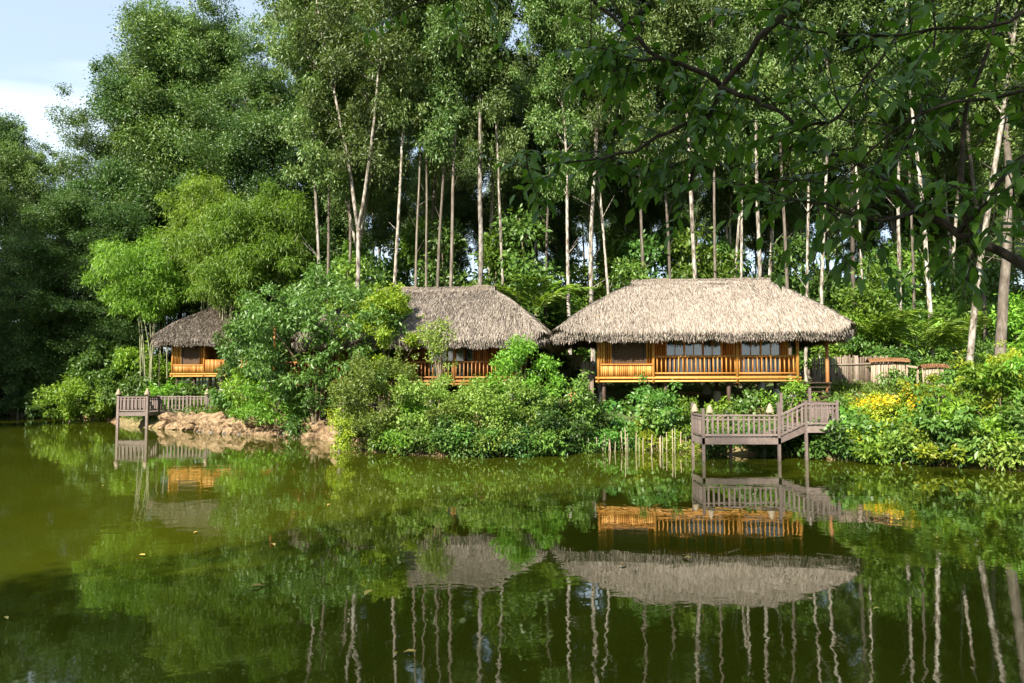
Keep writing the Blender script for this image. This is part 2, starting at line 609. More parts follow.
def cluster_leaves(rng, C, Rd, n, L, W, droop=0.35, flat=0.75, shell=0.5, tpl=T_SMALL, up=0.7):
    """n leaves in each of the clumps C (m,3) with radii Rd (m,)"""
    m = len(C)
    n = np.broadcast_to(n, (m,)).astype(int)
    idx = np.repeat(np.arange(m), n)
    k = len(idx)
    d = unit(rng.normal(size=(k, 3)))
    r = shell + (1 - shell) * rng.random(k) ** 0.7
    r *= 1 + 0.18 * rng.normal(size=k)
    off = d * r[:, None] * np.asarray(Rd)[idx][:, None]
    off[:, 2] *= flat
    P = np.asarray(C)[idx] + off
    D = unit(d * 0.7 + rng.normal(size=(k, 3)) * 0.7 + np.array([0, 0, -droop]))
    N = unit(d * 0.5 + rng.normal(size=(k, 3)) * 0.55 + np.array([0, 0, up]))
    s = rng.uniform(0.7, 1.3, k)
    return leaf_arrays(P, D, N, L * s, W * s, tpl)


# ------------------------------------------------------------------ forest trees (shared meshes)
def make_tall_tree(seed, Ht=28.0, first=0.40, spread=3.0, nl=20, r0=0.17, fork=None, leaf='acacia', bark='bark_pale', per=520, wide=1.0, cr=1.25, bare=3):
    rng = np.random.default_rng(seed)
    mb = MB()
    C, Rd = [], []

    def axis(p0, d0, length, steps, wob):
        pts = [Vector(p0)]
        d = Vector(d0).normalized()
        for i in range(steps):
            d = (d + Vector((rng.normal() * wob, rng.normal() * wob, 0.05))).normalized()
            pts.append(pts[-1] + d * (length / steps))
        return pts
    stems = []
    if fork:
        base = axis((0, 0, -0.4), (0, 0, 1), Ht * fork, 8, 0.02)
        mb.tube(base, [r0 * (1.25 if i == 0 else 1 - 0.25 * i / 8) for i in range(9)], 9)
        for sgn in (-1, 1):
            s2 = axis(base[-1] - Vector((0, 0, 0.15)), (sgn * 0.22, rng.normal() * 0.1, 1), Ht * (1 - fork), 12, 0.045)
            mb.tube(s2, [r0 * 0.66 * (1 - 0.9 * i / 12) + 0.012 for i in range(13)], 7)
            stems.append((s2, fork))
    else:
        s2 = axis((0, 0, -0.4), (rng.normal() * 0.02, rng.normal() * 0.02, 1), Ht, 20, 0.028)
        mb.tube(s2, [r0 * (1.3 if i == 0 else 1 - 0.92 * i / 20) + 0.012 for i in range(21)], 9)
        stems.append((s2, 0.0))
    for pts, f0 in stems:
        n = max(6, nl // len(stems))
        for i in range(n):
            t = first + (0.985 - first) * (i + rng.random() * 0.8) / n
            tt = min(0.999, max(0.02, (t - f0) / (1 - f0)))
            k = tt * (len(pts) - 1)
            a = int(k)
            p = pts[a].lerp(pts[min(a + 1, len(pts) - 1)], k - a)
            az = rng.random() * 2 * math.pi
            rise = rng.uniform(0.45, 1.3)
            prof = math.sin(math.pi * min(1, 0.18 + 0.82 * (1 - (t - first) / (1 - first)))) * 0.55 + 0.45
            ln = spread * prof * rng.uniform(0.55, 1.15)
            d = Vector((math.cos(az), math.sin(az), rise)).normalized()
            q = [p, p + d * ln * 0.5 + Vector((0, 0, -0.02)), p + d * ln + Vector((0, 0, 0.10 * ln))]
            mb.tube(q, [0.055 * ln / 3 + 0.012, 0.03, 0.012], 5, False)
            for s in (0.62, 1.0):
                c = p + d * ln * s + Vector((rng.normal(), rng.normal(), rng.normal() * 0.7)) * 0.35
                C.append(c)
                Rd.append(cr * rng.uniform(0.42, 1.25) * (0.8 if s < 1 else 1))
                if rng.random() < 0.55:
                    C.append(c + Vector((rng.normal() * wide, rng.normal() * wide, rng.normal() * 0.7)))
                    Rd.append(cr * rng.uniform(0.45, 0.8))
        C.append(pts[-1])
        Rd.append(cr * 0.9)
        C.append(pts[-2])
        Rd.append(cr)
    for i in range(bare):        # dead side twigs below the crown
        t = 0.2 + (first - 0.2) * rng.random()
        pts = stems[0][0]
        p = pts[int(t * (len(pts) - 1))]
        az = rng.random() * 6.28
        d = Vector((math.cos(az), math.sin(az), rng.uniform(0.2, 1.0)))
        mb.tube([p, p + d * rng.uniform(0.5, 1.6)], [0.025, 0.008], 4, False)
    C = np.array([tuple(c) for c in C])
    Rd = np.array(Rd)
    n = (per * (Rd / cr) ** 2).astype(int) + 40
    lv = cluster_leaves(rng, C, Rd, (n * 0.8).astype(int), 0.225, 0.080, droop=0.3, flat=0.72, shell=0.42)
    C2 = C[rng.random(len(C)) < 0.7]
    off = rng.normal(size=C2.shape) * cr * 0.75
    lv2 = cluster_leaves(rng, C2 + off, cr * rng.uniform(0.18, 0.45, len(C2)), int(per * 0.16), 0.225, 0.080, droop=0.5, flat=0.9, shell=0.1)
    lv3 = cluster_leaves(rng, C, Rd * 1.35, int(per * 0.06), 0.225, 0.080, droop=0.5, flat=0.9, shell=0.6)
    lv = (np.concatenate([lv[0], lv2[0], lv3[0]]), np.concatenate([lv[1], lv2[1] + len(lv[0]), lv3[1] + len(lv[0]) + len(lv2[0])]))
    return mb.mesh("trunk", M[bark]), tri_mesh("crown", [lv], M[leaf])


TALL = [make_tall_tree(11, nl=25, cr=1.12, first=0.42, per=820), make_tall_tree(12, nl=21, cr=1.1, first=0.56, spread=2.6, per=820),
        make_tall_tree(13, nl=27, cr=1.12, first=0.44, spread=3.2, per=820), make_tall_tree(14, nl=24, fork=0.34, first=0.46, spread=2.6, per=820, cr=1.12),
        make_tall_tree(15, nl=20, cr=1.12, first=0.58, spread=2.8, bark='bark_grey', per=820), make_tall_tree(16, nl=28, cr=1.12, first=0.46, spread=3.0, bark='bark_grey', per=820)]
BROAD = [make_tall_tree(21, nl=44, first=0.12, spread=4.6, leaf='acacia_dark', bark='bark_grey', per=1350, cr=1.7, wide=1.4, r0=0.22),
         make_tall_tree(22, nl=40, first=0.20, spread=4.2, leaf='acacia', bark='bark_grey', per=1350, cr=1.7, wide=1.4, r0=0.22),
         make_tall_tree(23, nl=46, first=0.08, spread=4.0, leaf='acacia_dark', bark='bark_grey', per=1350, cr=1.6, wide=1.3, r0=0.2)]


def tree(kind, i, x, y, ht, label, group=None, lean=(0, 0), fat=1.0, name="forest_tree", rz=None, wide=1.0):
    tm, cm = (TALL if kind == 't' else BROAD)[i]
    o = thing(name, label, "tree", (x, y, H(x, y) - 0.1), 0, group)
    s = ht / 28.0
    o.scale = (s * fat, s * fat, s)
    o.rotation_euler = (R(lean[1]), R(lean[0]), (x * 7.3 + y * 3.1) % 6.28 if rz is None else rz)
    link("trunk", tm, o)
    c = link("crown", cm, o)
    c.scale = (wide / fat ** 0.5, wide / fat ** 0.5, 1)
    return o


# front trees whose trunks one can tell apart: px of the base, distance, mesh, height, lean, girth, label
FRONT = [
    (322, 50, 0, 28, -0.5, 1.0, "tall pale trunk rising between the bamboo and the forked white tree"),
    (352, 45, 3, 29, 0, 1.25, "tall white tree with forked trunk left of the middle hut roof"),
    (394, 47, 1, 27, -1.5, 1.0, "tall straight tree with thin pale trunk behind left end of middle roof"),
    (436, 48, 4, 28, 1, 0.9, "thin grey trunk left of the tall white trunk above middle roof"),
    (450, 46, 5, 28, -2.5, 1.0, "grey trunk leaning left just beside the brightest white trunk"),
    (476, 44, 1, 30, 0, 1.3, "brightest white straight trunk behind the middle hut ridge"),
    (571, 45, 0, 25, -3.2, 1.1, "pale trunk tilted left in gap between the two big huts"),
    (593, 46, 1, 29, 0, 1.15, "straight white trunk above left slope of largest roof"),
    (648, 50, 5, 28, 1, 0.9, "dull trunk above left end of the largest roof ridge"),
    (672, 53, 4, 28, 1.5, 0.9, "slim dark trunk just behind the middle of the largest roof ridge"),
    (698, 48, 0, 29, -1, 1.1, "pale mottled trunk standing behind centre of largest roof ridge"),
    (728, 55, 2, 28, 0.8, 0.9, "slim trunk behind ridge, left of the tall pale trunk near its right end"),
    (760, 47, 1, 29, -0.8, 1.05, "tall pale trunk behind right end of largest roof ridge"),
    (790, 50, 4, 28, 1, 0.95, "grey trunk behind upper right slope of largest roof"),
    (820, 46, 0, 28, 1, 0.95, "pale trunk rising just above lower right slope of largest roof"),
    (852, 48, 5, 28, -0.5, 1.15, "greyish trunk at right edge of the largest thatched roof"),
    (900, 45, 2, 28, 0.3, 1.0, "slender trunk behind the russet capped wicker screen"),
    (936, 41, 1, 27, 1.8, 1.15, "straight white trunk between the two russet capped screens"),
    (966, 35, 0, 28, 5.0, 1.15, "bright white trunk leaning right beside the bank shrubs"),
    (986, 43, 4, 28, 2, 1.1, "grey trunk just behind the bright leaning white trunk"),
    (414, 47, 4, 27, 1.2, 0.75, "slim trunk behind the middle of the middle hut's roof slope"),
    (425, 49, 5, 28, -1.0, 0.7, "thinnest grey trunk left of the two close trunks above middle roof"),
    (505, 48, 0, 28, 0.8, 0.8, "slim trunk rising between the dark palm and the brightest white trunk"),
    (546, 49, 4, 27, 0.5, 0.8, "slender trunk just right of the bright palm"),
    (616, 47, 2, 28, 0.8, 0.75, "slim trunk above the left hip of largest roof beside a sapling"),
    (716, 47, 5, 28, -1.6, 0.8, "slim brownish trunk leaning left behind the largest roof's ridge"),
    (742, 49, 0, 28, 1.4, 0.75, "slim trunk just left of the tall pale trunk at ridge end"),
    (806, 49, 2, 28, -1.0, 0.8, "slim trunk behind the largest roof's right slope, leaning left"),
    (868, 46, 1, 28, 1.0, 0.7, "thin pale trunk behind the bamboo fence's right half"),
    (918, 47, 5, 27, -1.0, 0.8, "thin brown trunk left of the straight white trunk at right"),
    (1060, 40, 2, 28, 2, 1.2, "tree beyond right edge of the view by the leaning trunks"),
]
FRONT = [(p[0], p[1] if p[1] < 44 else 43.6 + (p[1] - 44) * 0.35) + p[2:] for p in FRONT]
for (px, d, i, ht, ln, fat, lab) in FRONT:
    tree('t', i, gx(px, d), d, ht * 1.16, lab, lean=(ln, 0), fat=fat * 0.66)
thick = tree('t', 5, gx(1000, 33), 33, 27, "thickest pale trunk leaning right at far right of the bank", lean=(6, -1), fat=1.45, rz=0.4)

rng = np.random.default_rng(5)
# the rows behind
placed = [(gx(p[0], p[1]), p[1]) for p in FRONT]
tries = 0
nrow = 0
while nrow < 105 and tries < 4000:
    tries += 1
    y = rng.uniform(49, 92)
    px = rng.uniform(318, 1120)
    x = gx(px, y)
    if any((x - a) ** 2 + (y - b) ** 2 < 2.2 ** 2 for a, b in placed):
        continue
    placed.append((x, y))
    tree('t', int(rng.integers(0, 6)), x, y, rng.uniform(24, 31), "slender forest tree in the rows deep behind the huts",
         "slender trees in the rows behind the huts", lean=(rng.normal() * 1.5, rng.normal()), fat=rng.uniform(0.7, 1.05))
    nrow += 1

# tall full-crowned trees on the left
LEFT = [
    (-45, 66, 0, 24, "full dark tree cut by the left edge of the photo"),
    (8, 70, 2, 27, "dark leafy tree at far left whose top stands below the sky"),
    (38, 68, 1, 24, "full tree under the open sky left of the tallest crown"),
    (94, 66, 1, 28, "tall tree whose lit crown steps up toward the tallest crown at left"),
    (126, 64, 0, 33.5, "tallest broad crowned tree standing against the sky at upper left"),
    (160, 66, 1, 34, "tall broad tree with crown top beside the tallest one"),
    (192, 64, 1, 34, "tall leafy tree left of the notch of sky"),
    (226, 63, 1, 28, "leafy tree whose top forms the notch of sky"),
    (258, 62, 2, 26, "full tree right of the sky notch behind the bamboo"),
    (312, 66, 1, 40, "tall tree reaching the top edge right of the sky notch"),
    (172, 68, 2, 24, "shorter dark tree between bamboo and tall left crowns"),
    (70, 60, 2, 18, "short dark bushy tree behind shoreline shrubs at far left"),
    (20, 60, 0, 15, "low dark bushy tree at far left above the shore"),
    (118, 60, 0, 15, "low rounded dark tree left of the white bamboo culms"),
]
for (px, d, i, ht, lab) in LEFT:
    tree('b', i, gx(px, d), d, ht, lab, name="broad_tree", wide=1.05 if ht > 20 else 1.5)

# trees of the near bank, standing beside and behind the camera (they shade the water and the left shore)
NEAR = [(-13, -9, 24), (-6, -11, 26), (2, -13, 25), (-22, -10, 14),
        (-50, 43, 24), (-57, 40, 26), (-56, 52, 28), (-47, 32, 15)]
for k, (x, y, ht) in enumerate(NEAR):
    tree('b', k % 3, x, y, ht, "leafy tree on the near and left bank outside the photo", "bank trees outside the photo", name="bank_tree", wide=1.4)


# understory saplings between the trunks (shared meshes)
def make_sapling(seed, h=6.0, w=2.0, leaf='sapling', n=34, per=130, L=0.24, W=0.11):
    rng = np.random.default_rng(seed)
    C, Rd = [], []
    mb = MB()
    top = Vector((rng.normal() * 0.3, rng.normal() * 0.3, h))
    mb.tube([(0, 0, -0.2), top * 0.5 + Vector((rng.normal() * 0.2, 0, 0)), top], [0.06, 0.04, 0.012], 6)
    for i in range(n):
        t = rng.uniform(0.18, 1.0)
        az = rng.random() * 6.28
        r = w * (1.1 - 0.75 * t) * math.sqrt(rng.random())
        p = top * t
        c = Vector((p.x + r * math.cos(az), p.y + r * math.sin(az), p.z + rng.normal() * 0.2))
        C.append(tuple(c))
        Rd.append(rng.uniform(0.45, 0.85))
        mb.tube([p - Vector((0, 0, 0.25)), c], [0.016, 0.006], 4, False)
    lv = cluster_leaves(rng, np.array(C), np.array(Rd), per, L, W, droop=0.3, flat=0.6, shell=0.3)
    return mb.mesh("stem", M['stem']), tri_mesh("foliage", [lv], M[leaf])


SAP = [make_sapling(31), make_sapling(32, 7.5, 1.7), make_sapling(33, 5, 2.3), make_sapling(34, 6.5, 2.0, 'mid'), make_sapling(35, 4, 2.4, 'bright')]


def sapling(i, x, y, s, label, group=None):
    o = thing("sapling", label, "sapling", (x, y, H(x, y)), rng.random() * 6.28, group)
    o.scale = (s, s, s)
    link("stem", SAP[i][0], o)
    link("foliage", SAP[i][1], o)
    return o


for k in range(120):
    y = rng.uniform(45.5, 76)
    px = rng.uniform(285, 1080)
    sapling(int(rng.integers(0, 4)), gx(px, y), y, rng.uniform(0.8, 1.7), "leafy young tree among the trunks behind the huts", "young trees of the forest understory")
for px, d, i, s, lab in ((560, 47.5, 0, 1.0, "light green sapling in the gap between the two big huts"),
                         (842, 43, 4, 1.0, "bright sapling touching right end of largest roof"),
                         (870, 42.5, 0, 1.1, "green sapling behind bamboo fence right of largest hut"),
                         (905, 45, 3, 1.0, "sapling behind the gap between two russet capped screens"),
                         (1015, 41, 4, 1.1, "sapling behind the thick leaning trunk at right"),
                         (975, 44, 0, 0.9, "sapling between white leaning trunk and palm at right"),
                         (622, 45.5, 3, 1.2, "sapling peeping above left slope of largest roof")):
    sapling(i, gx(px, d), d, s, lab)

# far wood closing the view under the crowns
rf = np.random.default_rng(77)
Cf, Rf = [], []
for k in range(620):
    y = rf.uniform(96, 125)
    x = rf.uniform(-110, 110)
    Cf.append((x, y, 4 + rf.uniform(0, 15) * rf.random() ** 0.8))
    Rf.append(rf.uniform(1.8, 3.2))
fw = tri_mesh("far_wood", [cluster_leaves(rf, np.array(Cf), np.array(Rf), 150, 0.6, 0.25, shell=0.4)], M['acacia_dark'])
tag(link("far_wood", fw), "far low wood closing the view behind the trunks", "woodland", kind="stuff")


# ------------------------------------------------------------------ shrubs, each with its own mesh
KIND = {  # leaf length, width, leaves per clump, clump radius, template, droop
    'olive': (0.13, 0.060, 230, 0.50, T_SMALL, 0.15), 'bright': (0.17, 0.065, 190, 0.52, T_SMALL, 0.4),
    'mid': (0.20, 0.085, 150, 0.55, T_SMALL, 0.45), 'dark': (0.16, 0.070, 210, 0.52, T_SMALL, 0.3),
    'yellow': (0.12, 0.055, 200, 0.42, T_SMALL, 0.1), 'broad': (0.20, 0.150, 70, 0.42, T_BIG, 0.25),
    'loose': (0.21, 0.080, 125, 0.60, T_SMALL, 0.7),
    'cover': (0.13, 0.06, 150, 0.40, T_SMALL, 0.1)}
seed_n = [100]


def shrub(px, d, w, h, kind, label, name="shrub", group=None, dens=1.0, layered=False, top_heavy=0.0, x=None, flowers=0, cat="shrub", trunky=False, leafk=1.0):
    seed_n[0] += 1
    g = np.random.default_rng(seed_n[0])
    X = gx(px, d) if x is None else x
    base = max(-0.05, H(X, d)) - 0.05
    L, W, per, cr, tpl, droop = KIND[kind]
    if px > 825 and d < 29.5 and kind != 'broad':
        leafk, dens = leafk * 1.4, dens * 0.85
        per = per / 1.5
    L, W = L * leafk, W * leafk
    far = max(1.0, d / 36.0)
    L, W, per = L * far, W * far, per / far ** 1.7
    n = int(max(7, w * w * h ** 0.8 * 1.15 * dens / (cr / 0.5) ** 2))
    C = []
    while len(C) < n:
        v = g.normal(size=3)
        v /= np.linalg.norm(v)
        v *= g.uniform(0.5, 1.0) ** 0.6
        lump = 1 + 0.22 * math.sin(3 * math.atan2(v[1], v[0]) + seed_n[0]) + 0.14 * math.sin(7 * v[2] + seed_n[0] * 2)
        q = np.array([v[0] * w / 2 * lump, v[1] * w / 2 * lump, h * (0.5 + top_heavy * 0.25) + v[2] * h * (0.5 - top_heavy * 0.25)])
        if q[2] < 0.12:
            continue
        C.append(q)
    C = np.array(C)
    if layered:
        C[:, 2] = np.round(C[:, 2] / 0.55) * 0.55 + g.normal(size=n) * 0.05
    Rd = cr * g.uniform(0.6, 1.2, n)
    o = thing(name, label, cat, (X, d, base), 0, group)
    parts = [cluster_leaves(g, C, Rd, int(per), L, W, droop=droop, flat=0.32 if layered else 0.7, shell=0.3, tpl=tpl, up=1.4 if layered else 0.7)]
    # loose sprigs poking out of the outline
    k = max(6, n // 2)
    pick = C[g.integers(0, n, k)]
    out = unit(pick - np.array([0, 0, h * 0.35])) * g.uniform(0.25, 0.6, k)[:, None] + np.array([0, 0, 0.15])
    parts.append(cluster_leaves(g, pick + out, np.full(k, cr * 0.4), int(per * 0.14) + 3, L, W, droop=droop, tpl=tpl, shell=0.1))
    link("foliage", tri_mesh("foliage", parts, M[kind]), o)
    mb = MB()
    ns = 1 if trunky else max(4, int(w * 2))
    for i in range(ns + (9 if trunky else 5)):
        t = C[g.integers(0, n)]
        if trunky:
            b = Vector((g.normal() * 0.08, g.normal() * 0.08, -0.2))
            m = Vector((t[0] * 0.25, t[1] * 0.25, t[2] * 0.5))
            mb.tube([b, m, tuple(t)], [0.07 + 0.006 * h, 0.05, 0.012], 6, False)
        else:
            b = Vector((t[0] * 0.35 + g.normal() * 0.1, t[1] * 0.35 + g.normal() * 0.1, -0.25))
            mb.tube([b, Vector((t[0] * 0.6, t[1] * 0.6, t[2] * 0.5)), tuple(t)], [0.03, 0.02, 0.008], 5, False)
    mb.build("stems", M['stem'], o)
    if flowers:
        idx = np.argsort(-C[:, 2])[:max(4, int(n * 0.7))]
        fl = C[idx]
        link("blossoms", tri_mesh("blossoms", [cluster_leaves(g, fl + np.array([0, -0.1, 0.16]), np.full(len(fl), cr * 0.85), flowers, 0.085, 0.08, up=1.0, tpl=T_SMALL)], M['petal']), o)
    return o


SHRUBS = [
    # the big bush mass in front of the middle hut
    (382, 31.6, 4.4, 3.7, 'olive', "large olive green bush left of the pointed bush, hiding the middle hut's deck"),
    (432, 31.3, 3.8, 2.5, 'olive', "rounded olive bush under the railing of the middle hut"),
    (478, 30.4, 3.6, 2.2, 'olive', "low olive bush hanging over the water in front of middle hut"),
    (522, 31.6, 3.4, 4.0, 'bright', "pointed bright bush at right corner of the middle hut"),
    (508, 30.3, 3.4, 2.6, 'olive', "olive bush at the waterline below the pointed bright bush"),
    (560, 31.7, 3.2, 2.9, 'mid', "green bush between the pointed bush and the bamboo stakes"),
    (538, 30.7, 2.8, 1.9, 'dark', "dark low bush at waterline left of the bamboo stakes"),
    (408, 30.2, 3.2, 2.0, 'bright', "low bright bush at waterline below the large olive bush"),
    (450, 29.7, 3.0, 1.5, 'olive', "lowest olive bush dipping its twigs into the pond"),
    (585, 32.6, 2.0, 1.8, 'dark', "dark bush below the leaning woven panel"),
    (360, 31.0, 2.2, 1.7, 'yellow', "small yellowish bush at right end of the rocky bank"),
    # left of the middle hut
    (276, 40.5, 4.4, 2.9, 'bright', "bright drooping shrub on top of the rocky bank"),
    (254, 43.0, 3.4, 2.9, 'bright', "bright shrub at right end of the far jetty deck"),
    (308, 38.6, 2.4, 0.9, 'mid', "low shrub trailing over the tan rocks"),
    (233, 45.5, 2.4, 1.6, 'mid', "small shrub beside the far deck's right end"),
    (356, 35.6, 2.2, 1.5, 'yellow', "yellowish shrub above the tan rocks' right end"),
    # left shore
    (88, 55, 6.0, 3.6, 'bright', "lit shrub on far shore left of the far jetty deck"),
    (128, 53.5, 4.8, 3.0, 'mid', "shrub directly behind the far deck's left lamp"),
    (108, 57.5, 6.0, 5.6, 'mid', "taller shrub left of the small far hut"),
    (142, 57.0, 4.4, 5.0, 'bright', "bright leafy shrub beside the far hut's left wall"),
    (62, 60, 5.0, 3.0, 'mid', "drooping shrub over far shore water at left"),
    (30, 63.5, 6.0, 5.0, 'dark', "dark shrub on far shore second from the left edge"),
    (-6, 66, 7.0, 5.4, 'dark', "dark shrub at the left edge of the far shore"),
    (48, 64, 6.0, 8.0, 'dark', "tall dark shrub rising behind far shore bushes at left"),
    (92, 63, 6.0, 9.5, 'dark', "tall dark rounded shrub behind the lit far shore shrub"),
    (168, 51.5, 4.0, 1.5, 'bright', "low green shrub between far deck and far hut"),
    (200, 51.2, 3.4, 1.3, 'mid', "low leafy shrub below the far hut's railing"),
    # in front of the largest hut
    (612, 33.4, 2.2, 1.6, 'broad', "broad leaved plant below the window bay of largest hut"),
    (640, 32.9, 2.4, 1.5, 'broad', "broad leaved clump with pale leaves in front of largest hut"),
    (668, 33.0, 2.2, 1.75, 'bright', "bright leafy plant just left of the near deck"),
    (650, 33.6, 2.8, 1.9, 'mid', "tallest plant touching the veranda floor of largest hut"),
    (690, 33.4, 2.0, 1.2, 'mid', "leafy plant behind left corner of the near deck"),
    (722, 32.8, 2.4, 1.6, 'bright', "bright plant behind the near deck's railing"),
    (752, 32.6, 2.0, 1.5, 'broad', "broad leaved plant behind right lamp of the near deck"),
    (783, 32.4, 2.0, 1.9, 'bright', "plant beside the near deck's rising steps"),
    (620, 32.2, 1.8, 1.0, 'mid', "low plant behind the leftmost bamboo stakes"),
    (652, 31.9, 2.0, 0.95, 'yellow', "yellow green plant behind the middle bamboo stakes"),
    (682, 31.9, 1.8, 1.0, 'yellow', "yellow green plant behind the rightmost bamboo stakes"),
    (595, 33.2, 1.8, 1.6, 'mid', "plant under the left corner of the largest hut"),
    # right bank
    (842, 28.6, 2.4, 1.35, 'broad', "broad leaved bush against the near deck's landing"),
    (868, 28.2, 2.6, 1.05, 'broad', "broad leaved bush below the yellow flowers"),
    (862, 27.3, 2.2, 1.0, 'bright', "low bright plant on waterline right of the near deck"),
    (898, 27.2, 2.4, 1.3, 'yellow', "yellow green plant on right bank waterline"),
    (912, 28.2, 2.6, 1.1, 'bright', "bright plant below the tree stump on the right bank"),
    (942, 26.6, 2.6, 1.7, 'mid', "layered grey green shrub under the tree stump", {'layered': True}),
    (935, 26.2, 2.2, 0.9, 'yellow', "low yellowish plant below the layered grey green shrub"),
    (972, 25.9, 2.6, 1.7, 'bright', "bright layered shrub at waterline near right edge", {'layered': True}),
    (1002, 25.4, 2.6, 1.5, 'mid', "low shrub on the waterline at right edge of the photo"),
    (1000, 27.5, 3.4, 2.5, 'bright', "tall layered shrub beneath the leaning white trunks", {'layered': True}),
    (1038, 26.0, 3.4, 2.7, 'bright', "layered shrub cut by the right edge of the photo", {'layered': True}),
    (968, 28.8, 3.0, 2.1, 'yellow', "yellow green shrub left of the leaning white trunk's foot", {'layered': True}),
    (1016, 30.5, 3.6, 2.2, 'yellow', "yellowish shrub at the foot of the thick leaning trunk"),
    (885, 31.0, 2.2, 0.9, 'bright', "bright low plant between the bamboo fence and the flowers"),
    (850, 31.5, 2.0, 0.8, 'mid', "low plant beside the staircase of the largest hut"),
    (915, 35.5, 2.6, 1.3, 'mid', "shrub growing between the two russet capped screens"),
    (985, 36.5, 3.4, 2.2, 'dark', "dark shrub behind the leaning white trunk"),
    (950, 38.5, 3.0, 2.0, 'mid', "shrub behind the smaller russet capped screen"),
    (860, 41.0, 3.4, 2.8, 'mid', "shrub rising behind the bamboo fence's left part"),
    (895, 41.0, 3.2, 2.4, 'dark', "dark shrub behind the bamboo fence's right part"),
    (560, 42.5, 2.4, 2.2, 'dark', "dark shrub behind the pale wall between the big huts"),
]
for s in SHRUBS:
    shrub(*s[:6], **(s[6] if len(s) > 6 else {}))
for px, d, lab in ((868, 29.9, "leftmost of the yellow flowering plants on the right bank"),
                   (893, 29.6, "yellow flowering plant in the middle of the flower patch"),
                   (918, 29.8, "yellow flowering plant nearest to the tree stump")):
    shrub(px, d, 1.7, 1.15, 'yellow', lab, name="flowering_plant", flowers=60, cat="flowers")

rw = np.random.default_rng(31)
for k in range(40):
    px = (366 + (604 - 366) * (k + rw.random()) / 20) if k < 20 else ((828 + (1050 - 828) * (k - 20 + rw.random()) / 14) if k < 34 else 700 + (830 - 700) * (k - 34 + rw.random()) / 6)
    lo, hi = 20.0, 60.0
    for _ in range(30):
        m_ = (lo + hi) / 2
        if shore_dist(gx(px, m_), m_)[0] < 0:
            lo = m_
        else:
            hi = m_
    kd = ('olive', 'dark', 'mid', 'dark', 'olive')[int(rw.integers(0, 5))] if k < 34 else 'dark'  # under the near deck: dark-leaved plants added to stand in for its shade
    shrub(px, hi + 0.22, rw.uniform(1.3, 2.0), rw.uniform(0.6, 1.1) if k < 34 else 0.7, kd, "low plant overhanging the waterline of the far bank", name="waterside_plant", group="low plants along the waterline", cat="plant")
# small trees around the middle hut
shrub(318, 38.6, 7.8, 8.7, 'loose', "spreading green tree left of the middle hut above the rocks", name="small_tree", cat="tree", trunky=True, top_heavy=0.28, leafk=1.1, dens=0.66)
shrub(384, 37.4, 3.9, 7.4, 'yellow', "yellow green small tree against left end of middle roof", name="small_tree", cat="tree", trunky=True, top_heavy=0.5, leafk=1.3, dens=0.8)
shrub(279, 42.0, 5.0, 6.8, 'loose', "small tree hiding the right half of the far hut", name="small_tree", cat="tree", trunky=True, top_heavy=0.5, leafk=1.2, dens=0.8)
shrub(246, 46.5, 3.2, 5.8, 'dark', "dark small tree in front of the far hut's roof", name="small_tree", cat="tree", trunky=True, top_heavy=0.4, dens=0.9)
shrub(440, 33.2, 1.7, 4.6, 'olive', "thin young tree standing before the middle hut's railing", name="small_tree", cat="tree", trunky=True, top_heavy=0.3, dens=1.1)


# ------------------------------------------------------------------ bamboo clumps
def bamboo(px, d, h, w, label, lean=0.0, n=16, seed=1):
    g = np.random.default_rng(seed)
    X = gx(px, d)
    o = thing("bamboo_clump", label, "bamboo", (X, d, H(X, d)), 0)
    C, Rd = [], []
    for i in range(n):
        az = g.random() * 6.28
        b = Vector((g.normal() * 0.5, g.normal() * 0.5, -0.2))
        r = w * 0.5 * math.sqrt(g.random())
        hh = h * g.uniform(0.78, 1.0)
        pts = []
        for k in range(9):
            t = k / 8
            e = t ** 2.4
            zz = hh * (t - 0.10 * t ** 4)
            pts.append(b + Vector((math.cos(az) * r * e + lean * t * t, math.sin(az) * r * e, zz)))
        mb = MB()
        mb.tube(pts, [0.055 - 0.042 * k / 8 for k in range(9)], 6)
        mb.build("culm", M['culm'], o)
        for k in range(11):
            t = g.uniform(0.6, 1.0)
            kk = t * 8
            a = min(7, int(kk))
            p = pts[a].lerp(pts[a + 1], kk - a)
            s = w * 0.17
            c = p + Vector((g.normal() * s, g.normal() * s, g.normal() * 0.7 - 0.1))
            C.append(tuple(c))
            Rd.append(g.uniform(0.6, 1.15))
    lv = cluster_leaves(g, np.array(C), np.array(Rd), 330, 0.30, 0.062, droop=1.0, flat=0.85, shell=0.25)
    link("foliage", tri_mesh("foliage", [lv], M['bamboo_leaf']), o)
    return o


bamboo(252, 50, 16.2, 6.0, "bright rounded bamboo plume nearest the far hut's roof", 0, 15, 41)
bamboo(207, 56, 19.5, 5.6, "highest bamboo plume, behind the far hut's roof", 0.2, 13, 42)
bamboo(150, 55, 15.0, 5.8, "lower left bamboo plume above white culms", -1.0, 12, 43)
bamboo(226, 54, 16.5, 4.6, "bamboo plume between the highest and the nearest plumes", -0.3, 10, 44)


